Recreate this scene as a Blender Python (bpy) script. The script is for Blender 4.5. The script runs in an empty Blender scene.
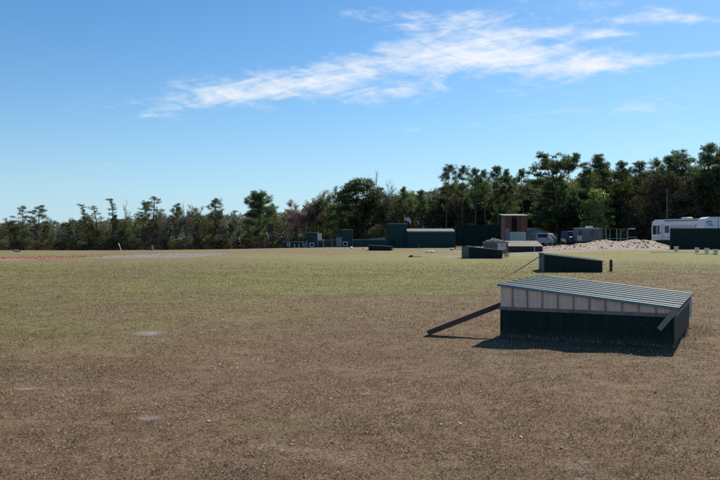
import bpy, math, random
import numpy as np
from mathutils import Vector, Matrix
R = math.radians
rnd = random.Random(11)
sc = bpy.context.scene
COL = sc.collection
F = 760.0          # focal length in photo pixels (720 wide)
HY = 237.0         # row of the horizon
EYE = 1.6

# ------------------------------------------------------------------ terrain
def sstep(a, b, x):
    t = np.clip((np.asarray(x, float) - a) / (b - a), 0, 1)
    return t * t * (3 - 2 * t)
def gz(x, y):
    x = np.asarray(x, float); y = np.asarray(y, float)
    left = 1 - sstep(-45, 15, x)
    h = -2.2 * sstep(70, 225, y) * left
    h = h + .42 * sstep(45, 72, y) * sstep(12, 28, x)
    h = h + .010 * np.sin(x * .9 + 1.3 * np.sin(y * .5)) + .010 * np.sin(y * 1.1 + x * .35)
    return h
def P(px, D):
    X = (px - 360) / F * D
    return Vector((X, D, float(gz(X, D))))
def hit(px, py):
    lo, hi = 2.0, 400.0
    for _ in range(60):
        m = (lo + hi) / 2
        zr = EYE - (py - HY) / F * m
        if zr > float(gz((px - 360) / F * m, m)): lo = m
        else: hi = m
    return P(px, lo)
def zat(py, D):
    return EYE - (py - HY) / F * D

# ------------------------------------------------------------------ materials
MATS = {}
class NT:
    def __init__(s, tree): s.t = tree; s.n = tree.nodes; s.l = tree.links
    def new(s, typ, **kw):
        n = s.n.new(typ)
        for k, v in kw.items(): setattr(n, k, v)
        return n
    def put(s, sock, v):
        if isinstance(v, bpy.types.NodeSocket): s.l.new(v, sock)
        else: sock.default_value = v
    def math(s, op, a, b=None, c=None, clamp=False):
        n = s.new('ShaderNodeMath', operation=op); n.use_clamp = clamp
        s.put(n.inputs[0], a)
        if b is not None: s.put(n.inputs[1], b)
        if c is not None: s.put(n.inputs[2], c)
        return n.outputs[0]
    def mix(s, fac, a, b):
        n = s.new('ShaderNodeMix', data_type='RGBA')
        s.put(n.inputs[0], fac); s.put(n.inputs[6], a); s.put(n.inputs[7], b)
        return n.outputs[2]
    def noise(s, vec, scale, detail=4, rough=.6, dist=0):
        n = s.new('ShaderNodeTexNoise')
        if vec is not None: s.l.new(vec, n.inputs['Vector'])
        n.inputs['Scale'].default_value = scale; n.inputs['Detail'].default_value = detail
        n.inputs['Roughness'].default_value = rough; n.inputs['Distortion'].default_value = dist
        return n.outputs[0]
    def ramp(s, fac, lo, hi):
        n = s.new('ShaderNodeMapRange'); n.interpolation_type = 'SMOOTHSTEP'
        s.put(n.inputs[0], fac); n.inputs[1].default_value = lo; n.inputs[2].default_value = hi
        return n.outputs[0]
def c4(c): return (c[0], c[1], c[2], 1)
def newmat(name):
    m = bpy.data.materials.new(name); m.use_nodes = True
    return m, NT(m.node_tree), m.node_tree.nodes['Principled BSDF']
def mat(name, col, rough=.6, var=.25, scale=6, bump=.0, metal=0, streak=False, spec=.5, dirt=None):
    if name in MATS: return MATS[name]
    m, t, b = newmat(name)
    tc = t.new('ShaderNodeTexCoord').outputs['Object']
    if streak:
        mp = t.new('ShaderNodeMapping'); t.l.new(tc, mp.inputs[0]); mp.inputs['Scale'].default_value = streak
        vec = mp.outputs[0]
    else: vec = tc
    n1 = t.noise(vec, scale, 6, .65)
    lo = tuple(max(0, v * (1 - var)) for v in col); hi = tuple(v * (1 + var) for v in col)
    c = t.mix(t.ramp(n1, .3, .7), c4(lo), c4(hi))
    if dirt:
        n2 = t.noise(tc, scale * .37, 5, .7)
        c = t.mix(t.math('MULTIPLY', t.ramp(n2, .48, .72), .7), c, c4(dirt))
    t.l.new(c, b.inputs['Base Color'])
    t.put(b.inputs['Roughness'], t.math('MULTIPLY_ADD', n1, .25, rough - .12))
    b.inputs['Metallic'].default_value = metal
    b.inputs['Specular IOR Level'].default_value = spec
    if bump:
        bp = t.new('ShaderNodeBump'); bp.inputs['Strength'].default_value = bump; bp.inputs['Distance'].default_value = .02
        t.l.new(n1, bp.inputs['Height']); t.l.new(bp.outputs[0], b.inputs['Normal'])
    MATS[name] = m; return m
def leafmat(name, a, b_, trans=.35, tint=None):
    m, t, b = newmat(name)
    g = t.new('ShaderNodeNewGeometry'); oi = t.new('ShaderNodeObjectInfo'); tc = t.new('ShaderNodeTexCoord')
    ri = g.outputs['Random Per Island']
    n = t.noise(tc.outputs['Object'], .9, 3, .6)
    f = t.math('ADD', t.math('MULTIPLY', ri, .55), t.math('MULTIPLY', t.ramp(n, .35, .65), .45))
    c = t.mix(f, c4(a), c4(b_))
    hs = t.new('ShaderNodeHueSaturation'); t.l.new(c, hs.inputs['Color'])
    t.put(hs.inputs['Value'], t.math('MULTIPLY_ADD', oi.outputs['Random'], .5, .75))
    t.put(hs.inputs['Hue'], t.math('MULTIPLY_ADD', oi.outputs['Random'], .03, .485))
    c = hs.outputs[0]
    out = t.n['Material Output']
    d = t.new('ShaderNodeBsdfDiffuse'); t.l.new(c, d.inputs[0])
    tr = t.new('ShaderNodeBsdfTranslucent')
    t.l.new(c, tr.inputs[0])
    gl = t.new('ShaderNodeBsdfGlossy'); gl.inputs['Roughness'].default_value = .45; gl.inputs[0].default_value = (.6, .6, .6, 1)
    mx = t.new('ShaderNodeMixShader'); mx.inputs[0].default_value = trans
    t.l.new(d.outputs[0], mx.inputs[1]); t.l.new(tr.outputs[0], mx.inputs[2])
    mx2 = t.new('ShaderNodeMixShader'); mx2.inputs[0].default_value = .03
    t.l.new(mx.outputs[0], mx2.inputs[1]); t.l.new(gl.outputs[0], mx2.inputs[2])
    t.l.new(mx2.outputs[0], out.inputs[0])
    t.n.remove(b)
    MATS[name] = m; return m

M_GREEN = mat('dark_green_paint', (.0055, .022, .019), .6, .4, 4, .05, streak=(3, 3, .5), spec=.22, dirt=(.016, .022, .018))
MUD, t, b = newmat('muddy_green_paint')
tc = t.new('ShaderNodeTexCoord').outputs['Object']; sx = t.new('ShaderNodeSeparateXYZ'); t.l.new(tc, sx.inputs[0])
n1 = t.noise(tc, 5, 6, .7); mp = t.new('ShaderNodeMapping'); t.l.new(tc, mp.inputs[0]); mp.inputs['Scale'].default_value = (14, 14, .8); n2 = t.noise(mp.outputs[0], 1, 4, .6)
c = t.mix(t.ramp(n2, .35, .7), (.005, .021, .018, 1), (.011, .034, .029, 1))
c = t.mix(t.math('MULTIPLY', t.ramp(n1, .52, .75), .5), c, (.022, .036, .028, 1))
md = t.ramp(t.math('ADD', t.math('MULTIPLY', t.math('SUBTRACT', n1, .5), .35), sx.outputs[2]), .20, .0)
t.l.new(t.mix(t.math('MULTIPLY', md, .8), c, (.085, .060, .040, 1)), b.inputs['Base Color']); b.inputs['Roughness'].default_value = .65; b.inputs['Specular IOR Level'].default_value = .2
bp = t.new('ShaderNodeBump'); bp.inputs['Strength'].default_value = .4; bp.inputs['Distance'].default_value = .01; t.l.new(n2, bp.inputs['Height']); t.l.new(bp.outputs[0], b.inputs['Normal'])
M_TEAL = mat('teal_green_steel', (.011, .050, .047), .55, .3, 3, .03, spec=.25, dirt=(.022, .052, .048))
M_ROOFG = mat('green_roof_steel', (.017, .056, .060), .6, .25, 3, .15, spec=.05, dirt=(.040, .078, .080))
M_RIB = mat('sunlit_rib_steel', (.13, .21, .22), .5, .35, 3, .0, spec=.2, dirt=(.04, .085, .09))  # ribs coloured paler than the roof to paint in their sunlit sides
M_ROOFPALE = mat('weathered_roof_steel', (.17, .195, .20), .7, .2, 3, .0, spec=.1)
M_TRIMPALE = mat('pale_green_trim', (.15, .24, .25), .6, .2, 5, spec=.3)
M_SIDING = mat('tan_white_siding', (.82, .60, .46), .6, .12, 3, .0, streak=(11, 11, .7), dirt=(.62, .43, .31), spec=.15)
M_BATTEN = mat('brown_seam', (.24, .17, .135), .7, .3, 8)
M_WOOD = mat('weathered_brown_wood', (.115, .068, .045), .8, .4, 9, .3, streak=(1, 8, 8))
M_WOODGREY = mat('grey_board', (.30, .255, .22), .8, .25, 9, .3, streak=(9, 9, 1))
M_WOODRED = mat('red_brown_boards', (.15, .066, .042), .75, .3, 6, .2, streak=(6, 6, .4))
M_GREYW = mat('grey_painted_panel', (.19, .19, .20), .65, .22, 4, .05)
M_ENDP = mat('dark_grey_end', (.085, .087, .095), .7, .25, 4, .05, spec=.2)  # even grey, darker than the other painted panels
M_WHITE = mat('white_paint', (.78, .78, .77), .45, .07, 4)
M_WHITEDULL = mat('dull_white', (.58, .58, .57), .6, .15, 5)
M_MINT = mat('pale_mint_panel', (.34, .43, .39), .6, .15, 4)
M_TEALWALL = mat('pale_teal_wall', (.17, .29, .27), .65, .15, 3, streak=(4, 4, .4))
M_DARK = mat('black_void', (.012, .012, .013), .8, .2, 3)
M_GLASS = mat('dark_glass', (.02, .024, .03), .12, .1, 2)
M_RUBBER = mat('black_rubber', (.02, .02, .02), .8, .2, 9)
M_STEEL = mat('dull_steel', (.35, .36, .37), .35, .15, 5, metal=.8)
M_POLE = mat('dark_pole_wood', (.075, .06, .05), .85, .35, 5, .2, streak=(8, 8, .5))
M_BLUE = mat('blue_decal', (.12, .23, .48), .5, .15, 5)
M_REDP = mat('red_lens', (.4, .03, .03), .3, .1, 5)
M_CONC = mat('pale_concrete', (.50, .47, .43), .85, .2, 3, .1)
M_BARK = mat('grey_bark', (.22, .19, .16), .9, .35, 3, .3, streak=(4, 4, .7))
M_BARKD = mat('pine_bark', (.12, .09, .07), .9, .35, 3, .3, streak=(4, 4, .7))
M_BARKPALE = mat('pale_twig_bark', (.25, .22, .19), .9, .3, 3, .2)

# ------------------------------------------------------------------ mesh builder
class MB:
    def __init__(s): s.v = []; s.f = []; s.m = []
    def add(s, verts, faces, mi=0):
        o = len(s.v); s.v += [tuple(v) for v in verts]
        s.f += [tuple(i + o for i in f) for f in faces]; s.m += [mi] * len(faces)
    def box(s, x0, x1, y0, y1, z0, z1, M=None, mi=0, bev=0):
        s.hexa([(x0, y0, z0), (x1, y0, z0), (x1, y1, z0), (x0, y1, z0)], [(x0, y0, z1), (x1, y0, z1), (x1, y1, z1), (x0, y1, z1)], M, mi)
    def hexa(s, lo, hi, M=None, mi=0):
        vs = [Vector(v) for v in list(lo) + list(hi)]
        if M is not None: vs = [M @ v for v in vs]
        n = len(lo)
        fs = [tuple(range(n))[::-1], tuple(range(n, 2 * n))]
        for i in range(n):
            j = (i + 1) % n; fs.append((i, j, n + j, n + i))
        s.add(vs, fs, mi)
    def prism(s, poly, axis, a, b, M=None, mi=0):
        def mk(p, t):
            return {'y': (p[0], t, p[1]), 'x': (t, p[0], p[1]), 'z': (p[0], p[1], t)}[axis]
        s.hexa([mk(p, a) for p in poly], [mk(p, b) for p in poly], M, mi)
    def bar(s, p, q, w, h, up=(0, 0, 1)):
        p = Vector(p); q = Vector(q); d = (q - p).normalized(); u = Vector(up)
        a = d.cross(u)
        if a.length < 1e-4: a = d.cross(Vector((1, 0, 0)))
        a.normalize(); u = a.cross(d)
        lo = [p + a * (sx * w / 2) + u * (sy * h / 2) for sx, sy in ((-1, -1), (1, -1), (1, 1), (-1, 1))]
        hi = [v + (q - p) for v in lo]
        s.hexa(lo, hi)
    def tube(s, pts, rads, n=6, cap=True):
        pts = [Vector(p) for p in pts]; rings = []
        prev = None
        for i, p in enumerate(pts):
            d = (pts[min(i + 1, len(pts) - 1)] - pts[max(i - 1, 0)])
            if d.length < 1e-6: d = Vector((0, 0, 1))
            d.normalize()
            a = d.cross(Vector((0, 1, .1)) if prev is None else prev)
            if a.length < 1e-3: a = d.cross(Vector((1, 0, 0)))
            a.normalize(); b = d.cross(a); prev = a.cross(d) * -1 if False else Vector((0, 1, .1))
            rings.append([p + (a * math.cos(2 * math.pi * k / n) + b * math.sin(2 * math.pi * k / n)) * rads[i] for k in range(n)])
        vs = [v for r in rings for v in r]; fs = []
        for i in range(len(rings) - 1):
            for k in range(n):
                k2 = (k + 1) % n
                fs.append((i * n + k, i * n + k2, (i + 1) * n + k2, (i + 1) * n + k))
        if cap:
            fs.append(tuple(range(n))[::-1]); fs.append(tuple((len(rings) - 1) * n + k for k in range(n)))
        s.add(vs, fs)
    def lathe(s, prof, n=16, c=(0, 0, 0)):
        vs = []; fs = []
        for r, z in prof:
            for k in range(n):
                a = 2 * math.pi * k / n; vs.append((c[0] + r * math.cos(a), c[1] + r * math.sin(a), c[2] + z))
        for i in range(len(prof) - 1):
            for k in range(n):
                k2 = (k + 1) % n; fs.append((i * n + k, i * n + k2, (i + 1) * n + k2, (i + 1) * n + k))
        s.add(vs, fs)
    def mesh(s, name, mats, smooth=False, bevel=0):
        me = bpy.data.meshes.new(name); me.from_pydata([tuple(v) for v in s.v], [], s.f)
        for m in (mats if isinstance(mats, (list, tuple)) else [mats]): me.materials.append(m)
        me.polygons.foreach_set('material_index', s.m)
        if smooth: me.polygons.foreach_set('use_smooth', [True] * len(s.f))
        me.update(); return me
def link(name, me, parent=None, loc=None, rotz=None):
    o = bpy.data.objects.new(name, me); COL.objects.link(o)
    if parent is not None: o.parent = parent
    if loc is not None: o.location = loc
    if rotz is not None: o.rotation_euler = (0, 0, rotz)
    return o
def part(name, mb, mats, parent, label=None, smooth=False, bevel=0):
    o = link(name, mb.mesh(name, mats, smooth), parent)
    if bevel:
        b = o.modifiers.new('bevel', 'BEVEL'); b.width = bevel; b.segments = 2; b.limit_method = 'ANGLE'
    if label: o['label'] = label
    return o
def tag(o, label=None, cat=None, group=None, kind=None):
    if label: o['label'] = label
    if cat: o['category'] = cat
    if group: o['group'] = group
    if kind: o['kind'] = kind
    return o
def thing(name, label, cat, loc=(0, 0, 0), rotz=0, group=None):
    return tag(link(name, None, None, loc, rotz), label, cat, group, 'thing')
def np_mesh(name, V, Fq, mats):
    """V (n,3), Fq (m,k) with constant k"""
    me = bpy.data.meshes.new(name); n = len(V); m, k = Fq.shape
    me.vertices.add(n); me.vertices.foreach_set('co', np.ascontiguousarray(V, np.float32).ravel())
    me.loops.add(m * k); me.loops.foreach_set('vertex_index', np.ascontiguousarray(Fq, np.int32).ravel())
    me.polygons.add(m); me.polygons.foreach_set('loop_start', np.arange(0, m * k, k, dtype=np.int32))
    for q in (mats if isinstance(mats, (list, tuple)) else [mats]): me.materials.append(q)
    me.update(calc_edges=True); return me

# ------------------------------------------------------------------ camera, light, sky
cam = bpy.data.cameras.new('camera'); co = bpy.data.objects.new('camera', cam); COL.objects.link(co)
cam.sensor_width = 36; cam.sensor_fit = 'HORIZONTAL'; cam.lens = 36 * F / 720; cam.clip_end = 8000; cam.clip_start = .1
co.location = (0, 0, EYE); co.rotation_euler = (R(90) - math.atan((240 - HY) / F), 0, 0)
sc.camera = co
SUN_AZ, SUN_EL = 29.0, 36.0
sd = Vector((math.sin(R(SUN_AZ)) * math.cos(R(SUN_EL)), math.cos(R(SUN_AZ)) * math.cos(R(SUN_EL)), math.sin(R(SUN_EL))))
sl = bpy.data.lights.new('sun', 'SUN'); sl.energy = 5.0; sl.angle = R(.53); sl.color = (1, .93, .80)
so = bpy.data.objects.new('sun', sl); COL.objects.link(so); so.rotation_euler = sd.to_track_quat('Z', 'Y').to_euler(); so.location = (40, 60, 80)

w = bpy.data.worlds.new('World'); sc.world = w; w.use_nodes = True
t = NT(w.node_tree); bg = t.n['Background']
sky = t.new('ShaderNodeTexSky', sky_type='NISHITA'); sky.sun_disc = False
sky.sun_elevation = R(SUN_EL); sky.sun_rotation = R(SUN_AZ); sky.altitude = 0
sky.air_density = 1.0; sky.dust_density = .3; sky.ozone_density = 4.0
g = t.new('ShaderNodeTexCoord').outputs['Generated']
sep = t.new('ShaderNodeSeparateXYZ'); t.l.new(g, sep.inputs[0])
az = t.math('ARCTAN2', sep.outputs[0], sep.outputs[1]); el = t.math('ARCSINE', sep.outputs[2])
def rot_uv(ang, su, sv):
    ca, sa = math.cos(R(ang)), math.sin(R(ang))
    u = t.math('ADD', t.math('MULTIPLY', az, ca * su), t.math('MULTIPLY', el, sa * su))
    v = t.math('ADD', t.math('MULTIPLY', az, -sa * sv), t.math('MULTIPLY', el, ca * sv))
    c = t.new('ShaderNodeCombineXYZ'); t.l.new(u, c.inputs[0]); t.l.new(v, c.inputs[1]); return c.outputs[0]
def blob(px, py, rx, ry, ang, amp=1.0):
    a0 = math.atan((px - 360) / F); e0 = math.atan((HY - py) / F * math.cos(a0))
    ca, sa = math.cos(R(ang)), math.sin(R(ang))
    da = t.math('SUBTRACT', az, a0); de = t.math('SUBTRACT', el, e0)
    u = t.math('ADD', t.math('MULTIPLY', da, ca * F / rx), t.math('MULTIPLY', de, sa * F / rx))
    v = t.math('ADD', t.math('MULTIPLY', da, -sa * F / ry), t.math('MULTIPLY', de, ca * F / ry))
    r2 = t.math('ADD', t.math('MULTIPLY', u, u), t.math('MULTIPLY', v, v))
    return t.math('MULTIPLY', t.math('EXPONENT', t.math('MULTIPLY', r2, -1.0)), amp)
blobs = [blob(470, 48, 92, 27, 8, .92), blob(555, 60, 85, 15, -6, .85), blob(415, 17, 75, 9, -3, .75), blob(330, 72, 120, 15, 8, .72),
         blob(210, 102, 130, 15, 8, .52), blob(600, 33, 48, 5, -4, .85), blob(620, 21, 26, 4, -6, .8), blob(690, 19, 50, 5, -10, .85), blob(600, 66, 55, 6, 3, .62),
         blob(380, 92, 200, 15, 0, .44), blob(500, 120, 220, 8, 4, .30), blob(650, 135, 120, 30, 10, .25), blob(700, 55, 26, 3, 0, .5),
         blob(90, 20, 120, 30, 5, .12), blob(40, 165, 120, 14, 3, .2), blob(640, 8, 90, 9, -10, .4)]
tot = blobs[0]
for b_ in blobs[1:]: tot = t.math('ADD', tot, b_)
fib = t.noise(rot_uv(9, 9, 46), 1.0, 9, .66, .9)
fib2 = t.noise(rot_uv(-16, 22, 90), 1.0, 6, .6, .4)
puff = t.noise(rot_uv(0, 26, 48), 1.0, 6, .65, .3)
nn = t.math('ADD', t.math('ADD', t.math('MULTIPLY', fib, .50), t.math('MULTIPLY', fib2, .26)), t.math('MULTIPLY', puff, .24))
dens = t.math('ADD', t.math('MULTIPLY', t.math('SUBTRACT', nn, .5), 5.4), t.math('MULTIPLY', t.math('SUBTRACT', tot, .58), 1.15))
cl = t.ramp(dens, -.45, 1.35)
cl = t.math('MULTIPLY', cl, t.ramp(tot, .02, .38))
cl = t.math('MULTIPLY', cl, .95)
sat = t.new('ShaderNodeHueSaturation'); t.l.new(sky.outputs[0], sat.inputs['Color']); sat.inputs['Saturation'].default_value = 1.20
tint = t.new('ShaderNodeMix', data_type='RGBA', blend_type='MULTIPLY'); tint.inputs[0].default_value = 1; t.l.new(sat.outputs[0], tint.inputs[6]); tint.inputs[7].default_value = (.70, .93, 1.03, 1)
hz = t.math('MULTIPLY', t.math('EXPONENT', t.math('MULTIPLY', t.math('ABSOLUTE', el), -9.0)), .85, clamp=True)
skb = t.mix(hz, tint.outputs[2], (4.9, 6.9, 8.7, 1))
skc = t.mix(cl, skb, (8.6, 8.9, 9.3, 1))
t.l.new(skc, bg.inputs[0]); bg.inputs[1].default_value = .093
sc.view_settings.view_transform = 'Standard'; sc.view_settings.look = 'None'; sc.view_settings.exposure = .2; sc.view_settings.gamma = 1
sc.view_settings.use_curve_mapping = False
sc.render.engine = 'CYCLES'; sc.cycles.max_bounces = 10; sc.cycles.diffuse_bounces = 5; sc.cycles.transmission_bounces = 8; sc.cycles.transparent_max_bounces = 8
try: sc.cycles.use_denoising = False
except Exception: pass

# ------------------------------------------------------------------ ground sheet
NR = np.random.default_rng(5)
def spaced(stops):
    out = []
    for (a, b, st) in stops: out += list(np.arange(a, b, st))
    return np.array(out)
def mirror_x(stops):
    p = spaced(stops); return np.concatenate([-p[::-1], p[1:]])
gx = mirror_x([(0, 9, .12), (9, 30, .45), (30, 130, 1.2), (130, 300, 10), (300, 901, 60)])
gy = np.concatenate([spaced([(-120, -40, 20), (-40, 2, 3), (2, 14, .12), (14, 40, .35), (40, 130, .8), (130, 260, 3), (260, 600, 20), (600, 1201, 100)])])
X, Y = np.meshgrid(gx, gy); nx, ny = len(gx), len(gy)
def lump(x, y, s, seed):
    """smooth value noise 0..1"""
    r = np.random.default_rng(seed).random((256, 256))
    u = x / s; v = y / s
    i = np.floor(u).astype(int); j = np.floor(v).astype(int); fu = u - i; fv = v - j
    fu = fu * fu * (3 - 2 * fu); fv = fv * fv * (3 - 2 * fv)
    g_ = lambda a, b: r[a % 256, b % 256]
    return (g_(i, j) * (1 - fu) + g_(i + 1, j) * fu) * (1 - fv) + (g_(i, j + 1) * (1 - fu) + g_(i + 1, j + 1) * fu) * fv
def fbm(x, y, s, seed):
    return (lump(x, y, s, seed) + .5 * lump(x, y, s / 2.1, seed + 1) + .25 * lump(x, y, s / 4.3, seed + 2)) / 1.75
Z = gz(X, Y) + np.where((Y < 40), (fbm(X, Y, .5, 3) - .5) * .05 * (1 - sstep(20, 40, Y)), 0)
def ell(x, y, c, rx, ry):
    return np.exp(-(((x - c[0]) / rx) ** 2 + ((y - c[1]) / ry) ** 2))
def zones(x, y):
    """bare sand, red litter, grey litter, greenness of the sward; all fixed to places in the field"""
    n = fbm(x, y, 1.3, 20); n2 = fbm(x, y * .8, 4.5, 30); n3 = fbm(x, y, .35, 41)
    near = 1 - sstep(11, 24, y)
    n5 = fbm(x, y, .16, 47)
    sand = near * .5 * sstep(.585, .70, n * .26 + n3 * .34 + n5 * .30 + n2 * .10 + .045 * (1 - sstep(5, 8, y)) * (1 - .6 * sstep(0, 3, x)))
    p = hit(150, 333); sand = np.maximum(sand, ell(x, y, p, .30, .22) * 1.3 * sstep(.3, .6, n3 + .15))
    p = hit(150, 418); sand = np.maximum(sand, ell(x, y, p, .16, .10) * sstep(.3, .6, n3 + .1))
    p = hit(30, 388); sand = np.maximum(sand, ell(x, y, p, .25, .12) * sstep(.35, .6, n3))
    # sandy track before the sheds, and the yard by the heap
    a = hit(240, 249.2); b = hit(420, 250.3)
    tx = (x - a[0]) / (b[0] - a[0]); yc = a[1] + (b[1] - a[1]) * tx
    sand = np.maximum(sand, sstep(-.1, .12, tx) * (1 - sstep(.75, 1.02, tx)) * np.exp(-((y - yc) / 9) ** 2) * (.75 + .5 * (n2 - .5)))
    yard = sstep(5, 14, x) * (1 - sstep(62, 75, x)) * sstep(66, 74, y) * (1 - sstep(92, 100, y)) * (.55 + .9 * (n2 - .35))
    sand = np.maximum(sand, yard)
    for (qx, qy, rx, ry, am) in ((450, 256.4, 1.6, 1.5, .9), (520, 255, 2.0, 2.0, 1.0), (668, 252.2, 3.2, .9, .9), (430, 251.5, 2.2, 2.0, .5)):
        sand = np.maximum(sand, am * ell(x, y, hit(qx, qy), rx, ry))
    a = hit(-60, 260.5); b = hit(120, 256.5); tx = (x - a[0]) / (b[0] - a[0]); yc = a[1] + (b[1] - a[1]) * tx
    red = (1 - sstep(.45, 1.0, tx)) * np.exp(-((y - yc) / 6.5) ** 2) * (.8 + .9 * (n2 - .3))
    a = hit(90, 256.3); b = hit(240, 254.5); tx = (x - a[0]) / (b[0] - a[0]); yc = a[1] + (b[1] - a[1]) * tx
    grey = sstep(-.1, .35, tx) * (1 - sstep(.7, 1.05, tx)) * np.exp(-((y - yc) / 8.5) ** 2) * (.95 + .8 * (n2 - .4))
    gr = sstep(3, 25, y + 13 * (n2 - .5) + .45 * np.where(x < 0, -x, 0)) * (1 - .5 * sstep(60, 95, y)) * (.75 + .9 * (fbm(x, y, 9, 60) - .45)) * (1 - .45 * sstep(3, 9, x - .12 * (y - 12)) * (1 - sstep(26, 50, y)))
    gr = np.maximum(gr, .42 * sstep(.55, .78, fbm(x, y, 1.7, 70)) * (1 - .85 * sstep(-2, 2, x)))
    gr = gr * (.68 + .55 * sstep(.25, .72, fbm(x, y * .6, 5.5, 160))) - .16 * sstep(.55, .75, fbm(x, y * .7, 2.4, 170))
    gr = gr + .5 * (1 - sstep(0, 1, np.abs(y - 62) / 14)) * sstep(-16, 4, x)
    return np.clip(sand, 0, 1), np.clip(red, 0, 1), np.clip(grey, 0, 1), np.clip(gr, 0, 1)
idx = np.arange(nx * ny).reshape(ny, nx)
Fq = np.stack([idx[:-1, :-1], idx[:-1, 1:], idx[1:, 1:], idx[1:, :-1]], -1).reshape(-1, 4)
GM, t, b = newmat('field_soil')
tc = t.new('ShaderNodeTexCoord').outputs['Object']
at = t.new('ShaderNodeAttribute', attribute_name='zone'); sp = t.new('ShaderNodeSeparateColor'); t.l.new(at.outputs['Color'], sp.inputs[0])
at2 = t.new('ShaderNodeAttribute', attribute_name='sward')
fine = t.noise(tc, 38, 6, .75); mid = t.noise(tc, 7, 6, .7); big = t.noise(tc, .55, 5, .65); vfine = t.noise(tc, 140, 3, .7); huge = t.noise(tc, .09, 4, .6)
brown = t.mix(t.ramp(fine, .33, .67), (.104, .060, .035, 1), (.39, .255, .152, 1))
brown = t.mix(t.math('MULTIPLY', t.ramp(mid, .42, .72), .5), brown, (.10, .062, .032, 1))
brown = t.mix(t.math('MULTIPLY', t.ramp(big, .5, .75), .35), brown, (.27, .20, .115, 1))
grn = t.mix(t.ramp(fine, .33, .67), (.135, .135, .038, 1), (.345, .340, .118, 1))
grn = t.mix(t.math('MULTIPLY', t.ramp(mid, .45, .7), .45), grn, (.20, .155, .072, 1))
mps = t.new('ShaderNodeMapping'); t.l.new(tc, mps.inputs[0]); mps.inputs['Scale'].default_value = (.12, .75, 1)
band = t.noise(mps.outputs[0], 1.0, 6, .65)
brown = t.mix(t.math('MULTIPLY', t.ramp(band, .48, .7), .55), brown, (.12, .078, .042, 1)); grn = t.mix(t.math('MULTIPLY', t.ramp(band, .5, .72), .45), grn, (.18, .14, .052, 1))
gf = t.ramp(t.math('ADD', at2.outputs['Fac'], t.math('ADD', t.math('MULTIPLY', t.math('SUBTRACT', mid, .5), .9), t.math('MULTIPLY', t.math('SUBTRACT', big, .5), .8))), -.05, 1.15)
c = t.mix(gf, brown, grn)
flk = t.math('MULTIPLY', t.ramp(t.noise(tc, 24, 3, .6), .60, .70), t.math('MULTIPLY', t.ramp(t.noise(tc, 2.2, 4, .6), .42, .62), .75))
c = t.mix(t.math('MULTIPLY', flk, t.math('SUBTRACT', 1.0, gf)), c, (.44, .385, .36, 1))
sandc = t.mix(t.ramp(mid, .3, .7), (.24, .20, .18, 1), (.42, .36, .33, 1))
sf = t.ramp(t.math('ADD', sp.outputs[0], t.math('ADD', t.math('MULTIPLY', t.math('SUBTRACT', mid, .5), 1.1), t.math('MULTIPLY', t.math('SUBTRACT', fine, .5), 1.3))), .35, .75)
c = t.mix(t.math('MULTIPLY', sf, .85), c, sandc)
rf = t.ramp(t.math('ADD', sp.outputs[1], t.math('MULTIPLY', t.math('SUBTRACT', mid, .5), 1.0)), .2, .8)
c = t.mix(t.math('MULTIPLY', rf, .9), c, (.44, .19, .145, 1))
yf = t.ramp(t.math('ADD', sp.outputs[2], t.math('MULTIPLY', t.math('SUBTRACT', mid, .5), 1.0)), .2, .8)
c = t.mix(t.math('MULTIPLY', yf, .55), c, (.40, .36, .36, 1))
t.l.new(c, b.inputs['Base Color']); b.inputs['Roughness'].default_value = .95; b.inputs['Specular IOR Level'].default_value = .15
bp = t.new('ShaderNodeBump'); bp.inputs['Strength'].default_value = .8; bp.inputs['Distance'].default_value = .03
t.l.new(t.math('ADD', fine, t.math('MULTIPLY', mid, .8)), bp.inputs['Height']); t.l.new(bp.outputs[0], b.inputs['Normal'])
gme = np_mesh('ground', np.stack([X, Y, Z], -1).reshape(-1, 3), Fq, GM)
zs, zr, zg, zw = zones(X.ravel(), Y.ravel())
ca = gme.color_attributes.new('zone', 'FLOAT_COLOR', 'POINT')
ca.data.foreach_set('color', np.stack([zs, zr, zg, np.ones_like(zs)], -1).astype(np.float32).ravel())
a2 = gme.attributes.new('sward', 'FLOAT', 'POINT'); a2.data.foreach_set('value', zw.astype(np.float32))
gme.polygons.foreach_set('use_smooth', np.ones(len(gme.polygons), bool))
tag(link('ground', gme), 'flat field of dry mown grass', None, None, 'structure')

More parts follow.
